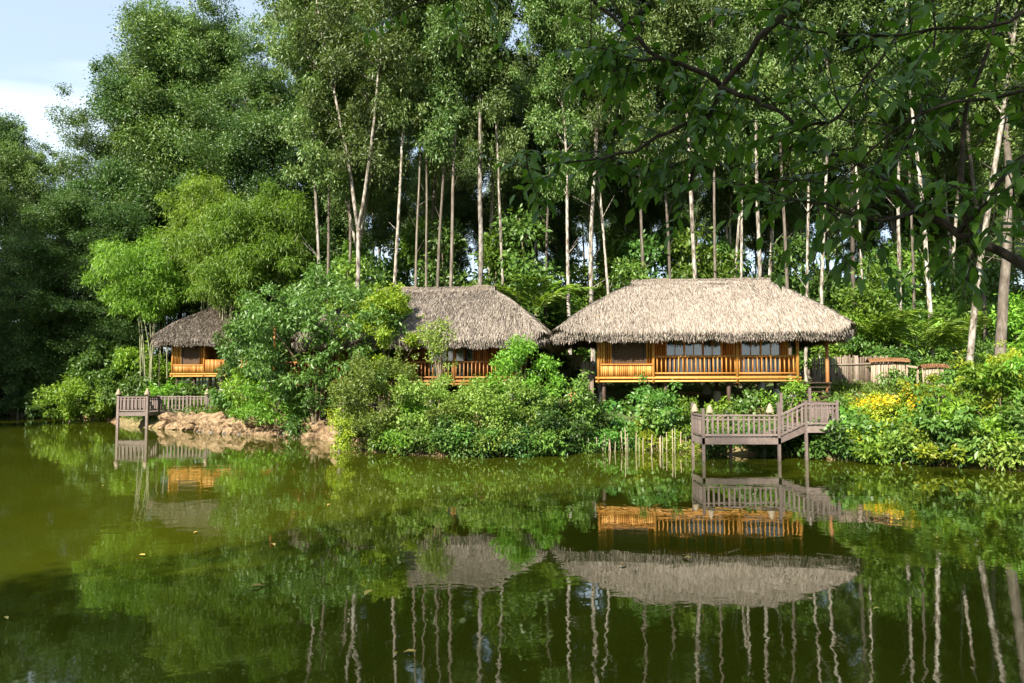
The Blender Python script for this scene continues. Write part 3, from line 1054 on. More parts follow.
# ------------------------------------------------------------------ palms
def palm(px, d, trunk_h, fl, n, label, seed=1, wide=0.30):
    g = np.random.default_rng(seed)
    X = gx(px, d)
    o = thing("palm", label, "palm", (X, d, H(X, d)), g.random() * 6)
    mb = MB()
    mb.tube([(0, 0, -0.3), (0.03, 0, trunk_h * 0.5), (0, 0, trunk_h)], [0.17, 0.13, 0.10], 9)
    mb.build("trunk", M['bark_grey'], o)
    for i in range(n):
        az = 6.28 * i / n * 2.4 + g.normal() * 0.2
        el = R(g.uniform(56, 87) if i % 2 else g.uniform(38, 62))
        L = fl * g.uniform(0.8, 1.1)
        dh = np.array([math.cos(az), math.sin(az), 0])
        T = np.linspace(0, 1, 16)
        path = np.array([0, 0, trunk_h]) + (T * L * math.cos(el) * 1.0 + 0.2 * T ** 2 * L)[:, None] * dh + ((T * math.sin(el) - 0.34 * T ** 2.6) * L)[:, None] * np.array([0, 0, 1])
        m2 = MB()
        m2.tube([tuple(p) for p in path], [0.03 * (1 - 0.85 * t) + 0.004 for t in T], 5, False)
        fr = m2.build("frond", M['palm'], o)
        side = np.cross(dh, [0, 0, 1.0])
        tt = np.linspace(0.16, 1, 24)
        P = np.column_stack([np.interp(tt, T, path[:, k]) for k in range(3)])
        tan = unit(np.column_stack([np.gradient(P[:, k]) for k in range(3)]))
        vs = []
        for sg in (-1, 1):
            D = unit(side * sg + tan * 0.95 + np.array([0, 0, -0.35]) + g.normal(size=P.shape) * 0.12)
            Ls = fl * wide * np.sin(np.pi * np.clip(tt * 0.86 + 0.14, 0, 1)) ** 0.6 + 0.06
            N = unit(np.cross(D, tan) * sg + g.normal(size=P.shape) * 0.35)
            vs.append(leaf_arrays(P, D, N, Ls, 0.075, T_SMALL))
        link("leaflets", tri_mesh("leaflets", vs, M['palm']), fr)
    return o


palm(536, 44.2, 4.6, 3.8, 11, "bright palm above the gap between the middle and largest huts", 3)
palm(506, 46, 3.0, 3.4, 9, "smaller dark palm behind the right slope of the middle roof", 4)
palm(925, 40.2, 1.6, 3.6, 9, "palm behind the two russet capped screens", 5)
palm(884, 41.6, 2.2, 3.6, 9, "palm behind right end of the bamboo fence", 6)
palm(958, 40.5, 1.8, 3.4, 9, "palm behind the leaning white trunk at right", 7)
palm(660, 47.0, 2.4, 3.0, 9, "palm just above left part of largest roof ridge", 8)


# ------------------------------------------------------------------ thatched huts
def thatch_surface(L, W, rl, zr, rs=0.0):
    def zf(x, y):
        ta = (W / 2 - np.abs(y)) / (W / 2)
        tb = np.where(x > rs, (L / 2 - x) / (L / 2 - rl - rs), (L / 2 + x) / (L / 2 - rl + rs))
        k = 0.05
        hh = np.clip(0.5 + 0.5 * (tb - ta) / k, 0, 1)
        t = tb * (1 - hh) + ta * hh - k * hh * (1 - hh)
        t = np.clip(t, 0, 1)
        return zr * t * (1 + 0.34 * (1 - t))
    return zf


def roundrect(u, v, L, W, r=1.5):
    """square grid (-1..1) to a rectangle with rounded corners"""
    x, y = u * L / 2, v * W / 2
    cx, cy_ = L / 2 - r, W / 2 - r
    dx, dy = np.maximum(np.abs(x) - cx, 0) / r, np.maximum(np.abs(y) - cy_, 0) / r
    nx_, ny_ = dx * np.sqrt(1 - dy ** 2 / 2), dy * np.sqrt(1 - dx ** 2 / 2)
    X = np.where(np.abs(x) > cx, np.sign(x) * (cx + nx_ * r), x)
    Y = np.where(np.abs(y) > cy_, np.sign(y) * (cy_ + ny_ * r), y)
    return X, Y


def make_roof(parent, z_eave, z_ridge, L=14.1, W=9.2, rl=3.15, seed=1, nstraw=46000, rs=0.0):
    g = np.random.default_rng(seed)
    zr = z_ridge - z_eave
    zf = thatch_surface(L, W, rl, zr, rs)
    nu, nv = 72, 52
    u, v = np.meshgrid(np.linspace(-1, 1, nu), np.linspace(-1, 1, nv))
    X, Y = roundrect(u, v, L, W)
    sag = lambda x, y: 0.05 * np.sin(x * 1.3 + seed) * np.cos(y * 1.1) + 0.03 * np.sin(x * 3.1)
    Z = z_eave + zf(X, Y) + sag(X, Y)
    top = np.column_stack([X.ravel(), Y.ravel(), Z.ravel()])
    bot = top.copy()
    bot[:, 0] *= 0.965
    bot[:, 1] *= 0.955
    bot[:, 2] -= 0.34
    V = np.concatenate([top, bot])
    n1 = len(top)
    fs = []
    for j in range(nv - 1):
        for i in range(nu - 1):
            a = j * nu + i
            fs.append((a, a + 1, a + 1 + nu, a + nu))
            fs.append((n1 + a, n1 + a + nu, n1 + a + 1 + nu, n1 + a + 1))
    ring = [i for i in range(nu)] + [j * nu + nu - 1 for j in range(1, nv)] + [(nv - 1) * nu + i for i in range(nu - 2, -1, -1)] + [j * nu for j in range(nv - 2, 0, -1)]
    for k in range(len(ring)):
        a, b = ring[k], ring[(k + 1) % len(ring)]
        fs.append((a, n1 + a, n1 + b, b))
    mroof = bpy.data.meshes.new("roof")
    mroof.from_pydata(V.tolist(), [], fs)
    mroof.polygons.foreach_set("use_smooth", np.ones(len(fs), bool))
    mroof.materials.append(M['thatch_base'])
    roof = link("roof", mroof, parent)
    # straws lying down the slope
    uu, vv = g.uniform(-1, 1, nstraw), g.uniform(-1, 1, nstraw)
    x, y = roundrect(uu, vv, L, W)
    e = 0.03
    zx = (zf(np.clip(x + e, -L / 2, L / 2), y) - zf(np.clip(x - e, -L / 2, L / 2), y)) / (2 * e)
    zy = (zf(x, np.clip(y + e, -W / 2, W / 2)) - zf(x, np.clip(y - e, -W / 2, W / 2))) / (2 * e)
    D = unit(np.column_stack([-zx, -zy, -(zx ** 2 + zy ** 2)]) + 1e-6)
    N = unit(np.column_stack([-zx, -zy, np.ones_like(zx)]))
    D = unit(D + g.normal(size=D.shape) * 0.10 + N * g.uniform(0.0, 0.16, len(N))[:, None])
    P = np.column_stack([x, y, z_eave + zf(x, y) + sag(x, y)]) + N * 0.012 - D * 0.2
    s = [leaf_arrays(P, D, N, g.uniform(0.3, 0.62, nstraw), g.uniform(0.025, 0.05, nstraw), T_SMALL)]
    # hanging fringe along the eaves
    nf = 22000
    per = np.array([(top[r][0], top[r][1]) for r in ring] + [(top[ring[0]][0], top[ring[0]][1])])
    seg = np.hypot(*(per[1:] - per[:-1]).T)
    cum = np.concatenate([[0], np.cumsum(seg)])
    q = g.uniform(0, cum[-1], nf)
    fx, fy = np.interp(q, cum, per[:, 0]), np.interp(q, cum, per[:, 1])
    inw = g.random(nf) ** 0.7
    sc_ = 1 - 0.035 * inw + 0.006 * g.normal(size=nf)
    P2 = np.column_stack([fx * sc_, fy * (1 - 0.045 * inw), z_eave - 0.34 * inw + 0.05 * g.normal(size=nf) + 0.08 + sag(fx, fy)])
    out = unit(np.column_stack([fx / L, fy / W * 1.2, np.zeros(nf)]))
    D2 = unit(out * g.uniform(0.0, 0.55, nf)[:, None] + np.array([0, 0, -1.0]) + g.normal(size=(nf, 3)) * 0.16)
    clump = 0.85 + 0.2 * np.sin(q * 3.1 + 2 * np.sin(q * 0.7)) * np.sin(q * 1.3 + 1)
    s.append(leaf_arrays(P2, D2, out + g.normal(size=(nf, 3)) * 0.3, g.uniform(0.12, 0.27, nf) * clump, g.uniform(0.02, 0.038, nf), T_SMALL))
    link("straw", tri_mesh("straw", s, M['thatch']), roof)
    # ridge cap: a low saddle of cross-laid thatch
    cap = MB()
    prof = [(-0.62, -0.36), (-0.40, -0.13), (-0.14, 0.05), (0.14, 0.05), (0.40, -0.13), (0.62, -0.36)]
    xs = np.linspace(rs - rl - 0.3, rs + rl + 0.3, 30)
    b0 = 0
    for xi in xs:
        for (py_, pz) in prof:
            cap.v.append((xi, py_, z_ridge + 0.05 + pz + 0.025 * math.sin(xi * 9) + float(sag(xi, 0))))
    for i in range(len(xs) - 1):
        for k in range(5):
            a = i * 6 + k
            cap.f.append((a, a + 6, a + 7, a + 1))
            cap.sm.append(True)
    co = cap.build("ridge_cap", M['thatch_base'], roof)
    nr = 3600
    rx, ry = g.uniform(rs - rl - 0.35, rs + rl + 0.35, nr), g.uniform(-0.4, 0.4, nr)
    Pz = np.interp(np.abs(ry), [0, 0.14, 0.40, 0.62], [0.06, 0.05, -0.13, -0.36]) + z_ridge + 0.06
    D3 = unit(np.column_stack([g.normal(size=nr) * 0.25, np.sign(ry), -np.abs(ry) * 1.6 - 0.1]))
    N3 = unit(np.column_stack([np.zeros(nr), ry, np.ones(nr)]))
    link("cap_straw", tri_mesh("cap_straw", [leaf_arrays(np.column_stack([rx, ry, Pz]), D3, N3, g.uniform(0.2, 0.4, nr), 0.035, T_SMALL)], M['thatch']), roof)
    return roof


def pole_wall(mb, p0, p1, z0, z1, r=0.045, skip=()):
    """a wall of upright bamboo poles between two plan points"""
    p0, p1 = Vector(p0), Vector(p1)
    L = (p1 - p0).length
    n = max(2, int(L / (2 * r)))
    for i in range(n):
        t = (i + 0.5) / n
        p = p0.lerp(p1, t)
        if any(a <= t * L <= b for a, b in skip):
            continue
        mb.tube([(p.x, p.y, z0), (p.x, p.y, z1)], r, 6)
    return mb


def railing(parent, p0, p1, h, mat, spacing=0.22, bw=0.05, post_w=0.0, round_=False, low=0.12, name="railing"):
    """railing > handrail, bottom_rail, balusters; p0, p1 at floor level"""
    p0, p1 = Vector(p0), Vector(p1)
    up = Vector((0, 0, 1))
    mb = MB()
    if round_:
        mb.tube([p0 + up * h, p1 + up * h], 0.055, 8)
    else:
        mb.beam(p0 + up * h, p1 + up * h, 0.11, 0.06)
    rail = mb.build(name, mat, parent)
    m2 = MB()
    if round_:
        m2.tube([p0 + up * low, p1 + up * low], 0.045, 8)
    else:
        m2.beam(p0 + up * low, p1 + up * low, 0.06, 0.07)
        m2.beam(p0 + up * (h - 0.16), p1 + up * (h - 0.16), 0.045, 0.05)
    m2.build("bottom_rail", mat, rail)
    L = (p1 - p0).length
    n = max(2, int(L / spacing))
    for i in range(n):
        p = p0.lerp(p1, (i + 0.5) / n)
        m3 = MB()
        if round_:
            m3.tube([(0, 0, low - 0.06), (0, 0, h - 0.04)], bw / 2, 6)
        else:
            m3.box((0, 0, (low + h) / 2), (bw, bw, h - low - 0.03))
        m3.build("baluster", mat, rail, tuple(p))
    return rail


def hut(label, cx, cyy, yaw, zf, ze, zr, xl, xr, bays, seed, wood='bamboo', win=None, doors=(), yv=-3.45, name="thatched_hut", mid_posts=(), footing=True, wall_set=1.45, solid=None, rs=0.0):
    """local frame: x along the ridge, -y towards the pond; heights relative to the ground under the hut"""
    g = H(cx, cyy)
    o = thing(name, label, "hut", (cx, cyy, g), yaw)
    zf, ze, zr = zf - g, ze - g, zr - g
    make_roof(o, ze, zr, seed=seed, rs=rs)
    B, T = M[wood], M['timber']
    mb = MB()
    mb.box(((xl + xr) / 2, 0.0, zf - 0.09), (xr - xl, -2 * yv - 0.1, 0.16))
    fl = mb.build("veranda_floor", M[wood], o)
    m2 = MB()
    m2.tube([(xl - 0.15, yv - 0.03, zf - 0.10), (xr + 0.15, yv - 0.03, zf - 0.10)], 0.06, 8)
    m2.tube([(xl - 0.15, yv - 0.02, zf - 0.27), (xr + 0.15, yv - 0.02, zf - 0.23)], 0.045, 8)
    m2.build("fascia_poles", M[wood], fl)
    top = ze + 0.9
    yb = yv + wall_set
    w = MB()
    # side and back walls, then the front wall with gaps for the doors
    pole_wall(w, (xl + 0.1, yb, 0), (xl + 0.1, 3.4, 0), zf, top, 0.06)
    pole_wall(w, (xr - 0.1, yb, 0), (xr - 0.1, 3.4, 0), zf, top, 0.06)
    pole_wall(w, (xl, 3.4, 0), (xr, 3.4, 0), zf, top, 0.09)
    x0 = bays if bays is not None else xl
    gaps = [(a - x0, b - x0) for a, b in doors]
    pole_wall(w, (x0, yb, 0), (xr, yb, 0), zf, top, 0.055, gaps)
    for a, b in doors:
        pole_wall(w, (a, yb, 0), (b, yb, 0), zf + 2.05, top, 0.055)
    w.build("wall", M[wood], o)
    for a, b in doors:
        fr = MB()
        n = max(2, int((b - a) / 0.45))
        for k in range(n + 1):
            x = a + (b - a) * k / n
            fr.box((x, yb, zf + 1.02), (0.08 if k % 2 == 0 else 0.03, 0.09, 2.04))
        fr.box(((a + b) / 2, yb, zf + 2.03), (b - a, 0.085, 0.09))
        fr.box(((a + b) / 2, yb, zf + 0.05), (b - a, 0.085, 0.10))
        f = fr.build("sliding_door", M[wood], o)
        pn = MB()
        pn.box(((a + b) / 2, yb + 0.005, zf + 1.02), (b - a - 0.02, 0.012, 1.9))
        pn.build("pane", M['glass'], f)
        for k in range(n):
            xa, xb = a + (b - a) * k / n + 0.05, a + (b - a) * (k + 1) / n - 0.05
            cm = MB()
            cols = 22
            for i in range(cols + 1):
                xx = xa + (xb - xa) * i / cols
                yy = yb + 0.16 + 0.045 * math.sin(i * 1.15 + k) + 0.02 * math.sin(i * 2.9)
                cm.v += [(xx, yy, zf + 0.06), (xx, yy, zf + 2.0)]
            for i in range(cols):
                cm.f.append((2 * i, 2 * i + 2, 2 * i + 3, 2 * i + 1))
                cm.sm.append(True)
            cm.build("curtain", M['curtain' if k % 2 else 'curtain_blue'], f)
    # the enclosed bay flush with the railing, with a wide blind-covered window
    if bays is not None:
        bw = MB()
        a, b = xl + 0.1, bays
        hs = 0.52
        pole_wall(bw, (a, yv, 0), (b, yv, 0), zf, zf + hs, 0.05)
        bw.box(((a + b) / 2, yv - 0.02, zf + hs + 0.03), (b - a, 0.16, 0.07))
        pole_wall(bw, (a, yv, 0), (a + 0.55, yv, 0), zf + hs + 0.07, top, 0.05)
        pole_wall(bw, (b - 0.36, yv, 0), (b, yv, 0), zf + hs + 0.07, top, 0.05)
        pole_wall(bw, (b, yv, 0), (b, yb, 0), zf, top, 0.06)
        pole_wall(bw, (a, yv, 0), (a, yb, 0), zf, top, 0.06)
        bw.build("bay_wall", M[wood], o)
        wf = MB()
        wa, wb = a + 0.55, b - 0.36
        for x in (wa + 0.03, wb - 0.03):
            wf.box((x, yv, zf + hs + 0.75), (0.07, 0.08, 1.36))
        wf.box(((wa + wb) / 2, yv, zf + hs + 1.45), (wb - wa, 0.075, 0.07))
        wfo = wf.build("window", T, o)
        bl = MB()
        nb = 16
        for k in range(nb):
            bl.box(((wa + wb) / 2, yv + 0.04, zf + hs + 0.13 + 1.25 * k / nb), (wb - wa - 0.14, 0.02, 1.25 / nb - 0.018))
        bl.build("blind", M['screen'], wfo)
    # railing and posts
    rx0 = bays if bays is not None else xl
    posts = [xl, xr] + ([bays] if bays is not None else []) + list(mid_posts)
    for x in posts:
        p = MB()
        p.tube([(x, yv - 0.01, zf - 0.35), (x, yv - 0.01, top)], 0.075, 8)
        p.build("post", M[wood], o)
    stops = sorted([rx0 + 0.08] + [x for x in mid_posts if x > rx0] + [xr - 0.08])
    for a, b in zip(stops[:-1], stops[1:]):
        if solid and a >= solid[0] - 0.1 and b <= solid[1] + 0.1:
            s = MB()
            pole_wall(s, (a, yv, 0), (b, yv, 0), zf, zf + 0.95, 0.05)
            s.build("rail_panel", M[wood], o)
        else:
            railing(o, (a, yv, zf), (b, yv, zf), 0.92, M[wood], 0.2, 0.06, round_=True)
    # side rail on the right end
    railing(o, (xr, yv + 0.1, zf), (xr, yb, zf), 0.92, M[wood], 0.22, 0.06, round_=True)
    # stilts on pale stone footings
    for x in np.linspace(xl + 0.25, xr - 0.15, 4):
        for y in (yv + 0.3, 0.0, 3.2):
            wx, wy = cx + x * math.cos(yaw) - y * math.sin(yaw), cyy + x * math.sin(yaw) + y * math.cos(yaw)
            if shore_dist(wx, wy)[0] < 1.6:
                continue
            gz = H(wx, wy) - g
            st = MB()
            st.tube([(x, y, gz + 0.3), (x, y, zf - 0.17)], 0.10, 8)
            sto = st.build("stilt", M['timber'], o)
            ft = MB()
            ft.tube([(x, y, gz - 0.3), (x, y, gz + 0.30), (x, y, gz + 0.58)], [0.22, 0.21, 0.16], 9)
            ft.build("footing", M['stone_white'], sto)
    # joists in the dark under the floor
    j = MB()
    for x in np.linspace(xl + 0.25, xr - 0.15, 4):
        j.beam((x, yv + 0.1, zf - 0.235), (x, 3.3, zf - 0.235), 0.12, 0.11)
    j.build("joists", M['timber'], o)
    return o


hut("largest hut, thatched and lit, behind the near wooden deck", 9.27, 37.6, R(-6), 3.27, 5.30, 8.25, -4.77, 4.48, -2.17, 3,
    doors=((-1.42, 1.28), (2.2, 4.1)), mid_posts=(1.73,), rs=0.55)
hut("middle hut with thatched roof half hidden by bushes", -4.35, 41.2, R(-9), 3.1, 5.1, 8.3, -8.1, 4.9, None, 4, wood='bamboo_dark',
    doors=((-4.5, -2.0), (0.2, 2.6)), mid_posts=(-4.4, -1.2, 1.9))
hut("small looking far hut at left with orange bamboo walls", -19.6, 56.6, R(2), 3.66, 6.0, 9.1, -5.5, 4.6, -3.2, 5,
    doors=((-2.4, -1.2), (2.4, 3.6)), mid_posts=(-0.4, 2.0), solid=(-3.2, 5))


# ------------------------------------------------------------------ decks over the water
def cone_lamp(p, label, s=1.0):
    o = thing("cone_lamp", label, "lamp", p)
    b = MB()
    b.tube([(0, 0, 0), (0, 0, 0.10 * s)], 0.05, 8)
    b.build("lamp_base", M['deck'], o)
    sh = MB()
    sh.tube([(0, 0, 0.06 * s), (0, 0, 0.12 * s), (0, 0, 0.40 * s), (0, 0, 0.44 * s)], [0.17 * s, 0.165 * s, 0.055 * s, 0.02 * s], 14)
    sh.build("lamp_shade", M['shade'], o)
    return o


def boards(mb, x0, x1, y0, y1, z, w=0.14):
    n = max(1, int((y1 - y0) / w))
    for i in range(n):
        y = y0 + (i + 0.5) * (y1 - y0) / n
        mb.box(((x0 + x1) / 2, y, z - 0.02), (x1 - x0, (y1 - y0) / n - 0.012, 0.04))


def post(parent, x, y, z0, z1, w=0.10, name="post"):
    return MB().box((x, y, (z0 + z1) / 2), (w, w, z1 - z0)).build(name, M['deck'], parent)


D = thing("jetty_deck", "near grey brown wooden deck with steps up to the largest hut", "deck", (0, 0, 0))
zl, zu = 0.86, 1.28
xa, xb, ya, yb_ = 7.24, 10.1, 27.4, 29.0
xc, xd = 11.25, 12.45
mb = MB()
boards(mb, xa, xb, ya, yb_, zl)
boards(mb, xc, xd, ya + 0.3, 30.2, zu)
pl = mb.build("platform", M['deck'], D)
mb = MB()
mb.box(((xa + xb) / 2, ya - 0.025, zl - 0.11), (xb - xa + 0.1, 0.05, 0.24))
mb.box(((xa + xb) / 2, yb_ + 0.025, zl - 0.11), (xb - xa + 0.1, 0.05, 0.2))
mb.box((xa - 0.025, (ya + yb_) / 2, zl - 0.11), (0.05, yb_ - ya, 0.24))
mb.box(((xc + xd) / 2, ya + 0.275, zu - 0.11), (xd - xc + 0.1, 0.05, 0.24))
mb.box((xd + 0.025, (ya + 30.5) / 2, zu - 0.11), (0.05, 2.7, 0.24))
mb.build("fascia", M['deck'], pl)
railing(D, (xa + 0.06, ya, zl), (xb - 0.06, ya, zl), 0.86, M['deck'], 0.19, 0.065)
railing(D, (xa, ya + 0.06, zl), (xa, yb_, zl), 0.86, M['deck'], 0.19, 0.065)
railing(D, (xb + 0.06, ya, zl), (xc - 0.06, ya + 0.3, zu), 0.86, M['deck'], 0.20, 0.065)
railing(D, (xc + 0.06, ya + 0.3, zu), (xd - 0.06, ya + 0.3, zu), 0.86, M['deck'], 0.20, 0.065)
railing(D, (xd, ya + 0.36, zu), (xd, 30.1, zu), 0.86, M['deck'], 0.20, 0.065)
for (x, y, z0, z1) in ((xa, ya, -1.2, zl + 1.12), (xb, ya, -1.6, zl + 1.35), (xa, yb_, -0.4, zl + 1.3), (xb, yb_, -0.6, zl + 0.2),
                       (xc, ya + 0.3, -0.8, zu + 1.0), (xd, ya + 0.3, 0.2, zu + 1.0), (xc, 30.2, 0.1, zu + 1.25), (xd, 30.2, 0.1, zu + 1.45), (8.6, 28.5, -1.4, zl - 0.05)):
    post(D, x, y, z0, z1)
# the four steps between the two levels, then the dark flight up to the veranda
st = MB()
for k in range(4):
    t = (k + 0.5) / 4
    st.box((xb + (xc - xb) * t, 28.6, zl + (zu - zl) * (k + 1) / 5), ((xc - xb) / 4 + 0.03, 1.7, 0.04))
st.beam((xb, ya + 0.02, zl - 0.1), (xc, ya + 0.32, zu - 0.1), 0.05, 0.22)
st.build("steps", M['deck'], D)
fl = MB()
n = 8
for k in range(n):
    t = (k + 0.5) / n
    fl.box((12.35 + 2.0 * t, 30.3 + 3.5 * t, zu + (2.95 - zu) * (k + 1) / n), (1.15, 0.40, 0.05))
for sx in (-0.6, 0.6):
    fl.beam((12.35 + sx, 30.2, zu - 0.15), (14.35 + sx, 33.9, 2.85), 0.06, 0.22)
fl.build("staircase", M['timber'], D)
MB().tube([(14.75, 33.7, 1.6), (14.75, 33.7, 5.2)], 0.085, 8).build('post', M['bamboo_dark'], D)
cone_lamp((xa + 0.26, ya + 0.02, zl + 0.891), "cone lamp on front left corner of the near deck's rail", 0.85)
cone_lamp((xa + 0.02, yb_ - 0.3, zl + 0.891), "cone lamp at back left of the near deck", 0.85)
cone_lamp((xb - 0.32, ya + 0.02, zl + 0.891), "cone lamp beside near deck's tall right post", 0.95)

E = thing("jetty_deck", "far wooden deck on posts below the small far hut", "deck", (0, 0, 0))
ze2 = 1.02
ex0, ex1, ex2 = gx(119, 46.5), gx(148, 46.5), gx(212, 48.0)
mb = MB()
boards(mb, ex0, ex1, 46.5, 50.5, ze2, 0.2)
boards(mb, ex1 + 0.004, ex2, 48.0, 50.5, ze2, 0.2)
pl2 = mb.build("platform", M['deck'], E)
mb = MB()
mb.box(((ex0 + ex1) / 2, 46.475, ze2 - 0.11), (ex1 - ex0 + 0.1, 0.05, 0.24))
mb.box(((ex1 + ex2) / 2, 47.975, ze2 - 0.11), (ex2 - ex1 - 0.06, 0.05, 0.24))
mb.box((ex1 + 0.025, 47.22, ze2 - 0.11), (0.05, 1.4, 0.24))
mb.build("fascia", M['deck'], pl2)
railing(E, (ex0 + 0.06, 46.5, ze2), (ex1 - 0.06, 46.5, ze2), 0.98, M['deck'], 0.24, 0.09)
railing(E, (ex1 + 0.06, 48.0, ze2), (ex2 - 0.06, 48.0, ze2), 0.98, M['deck'], 0.24, 0.09)
railing(E, (ex1, 46.56, ze2), (ex1, 47.94, ze2), 0.98, M['deck'], 0.24, 0.09)
railing(E, (ex0, 46.56, ze2), (ex0, 50.4, ze2), 0.98, M['deck'], 0.24, 0.09)
for (x, y, z0) in ((ex0, 46.5, -1.2), (ex1, 46.5, -1.2), (ex1 + 1.9, 48.0, -1.0), (ex1 + 3.2, 48.0, -0.8), (ex2, 48.0, -0.5), (ex0, 50.4, -0.5), (ex1, 48.0, -1)):
    post(E, x, y, z0, ze2 + 1.06, 0.15)
cone_lamp((ex0, 46.5, ze2 + 1.062), "cone lamp at far deck's left corner", 1.05)
cone_lamp((ex1 - 0.02, 46.5, ze2 + 1.062), "cone lamp second from left on the far deck", 1.1)
cone_lamp((ex1 + 3.2, 48.0, ze2 + 1.062), "cone lamp on far deck's right part", 1.0)

# small deck of the middle hut, mostly behind the bush
K = thing("jetty_deck", "small deck rail peeping out left of the large olive bush", "deck", (0, 0, 0))
kx0, kx1 = gx(343, 34.6), gx(398, 34.0)
mb = MB()
boards(mb, kx0, kx1, 34.0, 36.2, 1.05)
mb.build("platform", M['deck'], K)
railing(K, (kx0 + 0.06, 34.0, 1.05), (kx1, 34.0, 1.05), 0.92, M['deck'], 0.2, 0.065)
railing(K, (kx0, 34.06, 1.05), (kx0, 36.1, 1.05), 0.92, M['deck'], 0.2, 0.065)
for (x, y) in ((kx0, 34.0), (kx1, 34.0), (kx0, 36.2), (kx1, 36.2)):
    post(K, x, y, -0.4, 2.05)

# ------------------------------------------------------------------ fences, screens, wall
def palisade(name, label, p0, p1, h, mat, cat="fence", cap=None, r=0.035, rails=True):
    p0, p1 = Vector((*p0, 0)), Vector((*p1, 0))
    mid = (p0 + p1) / 2
    g0 = H(mid.x, mid.y)
    o = thing(name, label, cat, (mid.x, mid.y, g0))
    g = np.random.default_rng(int(abs(mid.x) * 100))
    mb = MB()
    n = int((p1 - p0).length / (2.1 * r))
    for i in range(n):
        p = p0.lerp(p1, (i + 0.5) / n) - mid
        gg = H(p.x + mid.x, p.y + mid.y) - g0
        mb.tube([(p.x, p.y, gg - 0.2), (p.x + g.normal() * 0.015, p.y, gg + h + (g.normal() * 0.05 if cap is None else 0))], r * g.uniform(0.8, 1.1), 6)
    mb.build("panel", mat, o)
    if rails:
        rl_ = MB()
        a, b = p0 - mid, p1 - mid
        off = Vector((0, -0.07, 0))
        for z in (0.4, h - 0.35):
            rl_.tube([a + off + Vector((0, 0, H(*p0.xy) - g0 + z)), b + off + Vector((0, 0, H(*p1.xy) - g0 + z))], 0.035, 6)
        rl_.build("rail", mat, o)
    if cap:
        cm = MB()
        a, b = p0 - mid, p1 - mid
        ext = (b - a).normalized() * 0.15
        n2 = 14
        for k in range(n2 + 1):
            t = k / n2
            p = (a - ext).lerp(b + ext, t)
            arch = cap * math.sin(math.pi * t) ** 0.7
            for dy, dz in ((-0.26, -0.12), (-0.14, 0.0), (0, 0.08), (0.14, 0.0), (0.26, -0.12)):
                cm.v.append((p.x, p.y + dy, p.z + h + dz + arch))
        for k in range(n2):
            for q in range(4):
                i = k * 5 + q
                cm.f.append((i, i + 5, i + 6, i + 1))
                cm.sm.append(True)
        c = cm.build("thatch_cap", M['russet'], o)
        gg = np.random.default_rng(9)
        ns = 900
        t = gg.random(ns)
        P = np.array([tuple((a - ext).lerp(b + ext, x)) for x in t])
        sg = gg.choice([-1, 1], ns)
        P[:, 2] += h + 0.085 + cap * np.sin(np.pi * t) ** 0.7
        Dd = np.column_stack([gg.normal(size=ns) * 0.25, sg * 1.0, -0.72 + gg.normal(size=ns) * 0.08])
        Nn = np.column_stack([np.zeros(ns), sg * 0.6, np.ones(ns)])
        link("cap_straw", tri_mesh("cap_straw", [leaf_arrays(P, Dd, Nn, gg.uniform(0.16, 0.36, ns), 0.035, T_SMALL)], M['russet']), o)
    return o


palisade("bamboo_fence", "grey brown bamboo fence right of the largest hut", (gx(812, 38.5), 38.5), (gx(893, 37.5), 37.5), 1.75, M['palisade'])
palisade("wicker_screen", "larger pale wicker screen with russet thatch capping", (gx(871, 37.2), 37.2), (gx(905, 36.6), 36.6), 1.55, M['wicker'], "screen", 0.05, rails=False)
palisade("wicker_screen", "smaller pale wicker screen with russet capping beside white trunk", (gx(923, 35.6), 35.6), (gx(944, 34.6), 34.6), 1.25, M['wicker'], "screen", 0.05, rails=False)
palisade("woven_panel", "russet brown woven panel left of the largest hut", (gx(567, 34.6), 34.6), (gx(588, 34.2), 34.2), 1.45, M['bamboo_dark'], "screen", rails=False)
palisade("bamboo_screen", "tall upright bamboo strip screen under left eave of largest hut", (gx(581, 36.5), 36.5), (gx(594, 36.0), 36.0), 2.4, M['palisade'], "screen", rails=False)
gp = thing("gate_frame", "small leaning timber frame right of the larger wicker screen", "gate", (gx(908, 36.3), 36.3, H(gx(908, 36.3), 36.3)))
g_ = MB()
g_.beam((-0.16, 0, -0.2), (-0.02, 0, 1.35), 0.08, 0.08)
g_.beam((0.42, 0, -0.2), (0.52, 0, 1.25), 0.08, 0.08)
g_.build("post", M['wicker'], gp)
g_ = MB()
g_.beam((-0.05, -0.09, 1.28), (0.60, -0.09, 1.20), 0.07, 0.09)
g_.build("crossbar", M['wicker'], gp)

# small pale block wall between the two big huts
bw = thing("block_wall", "pale plastered low building corner between the two big huts", "wall", (gx(570, 43), 43, H(gx(570, 43), 43)))
MB().box((0, 0, 0.9), (1.5, 0.9, 2.2)).build("wall", M['plaster'], bw)
MB().box((0, 0, 2.05), (1.62, 1.02, 0.10)).build("coping", M['stone_white'], bw)

# tree stump on the right bank
sx_, sy_ = gx(938, 29.2), 29.2
su = thing("tree_stump", "pale brown cut tree stump beside the yellow flowers", "stump", (sx_, sy_, H(sx_, sy_)))
s_ = MB()
s_.tube([(0, 0, -0.2), (0, 0, 0.2), (0.03, 0, 0.8), (0.02, 0, 1.25), (0.0, 0, 1.28)], [0.36, 0.27, 0.23, 0.25, 0.21], 12)
s_.build("trunk", M['bark_grey'], su)

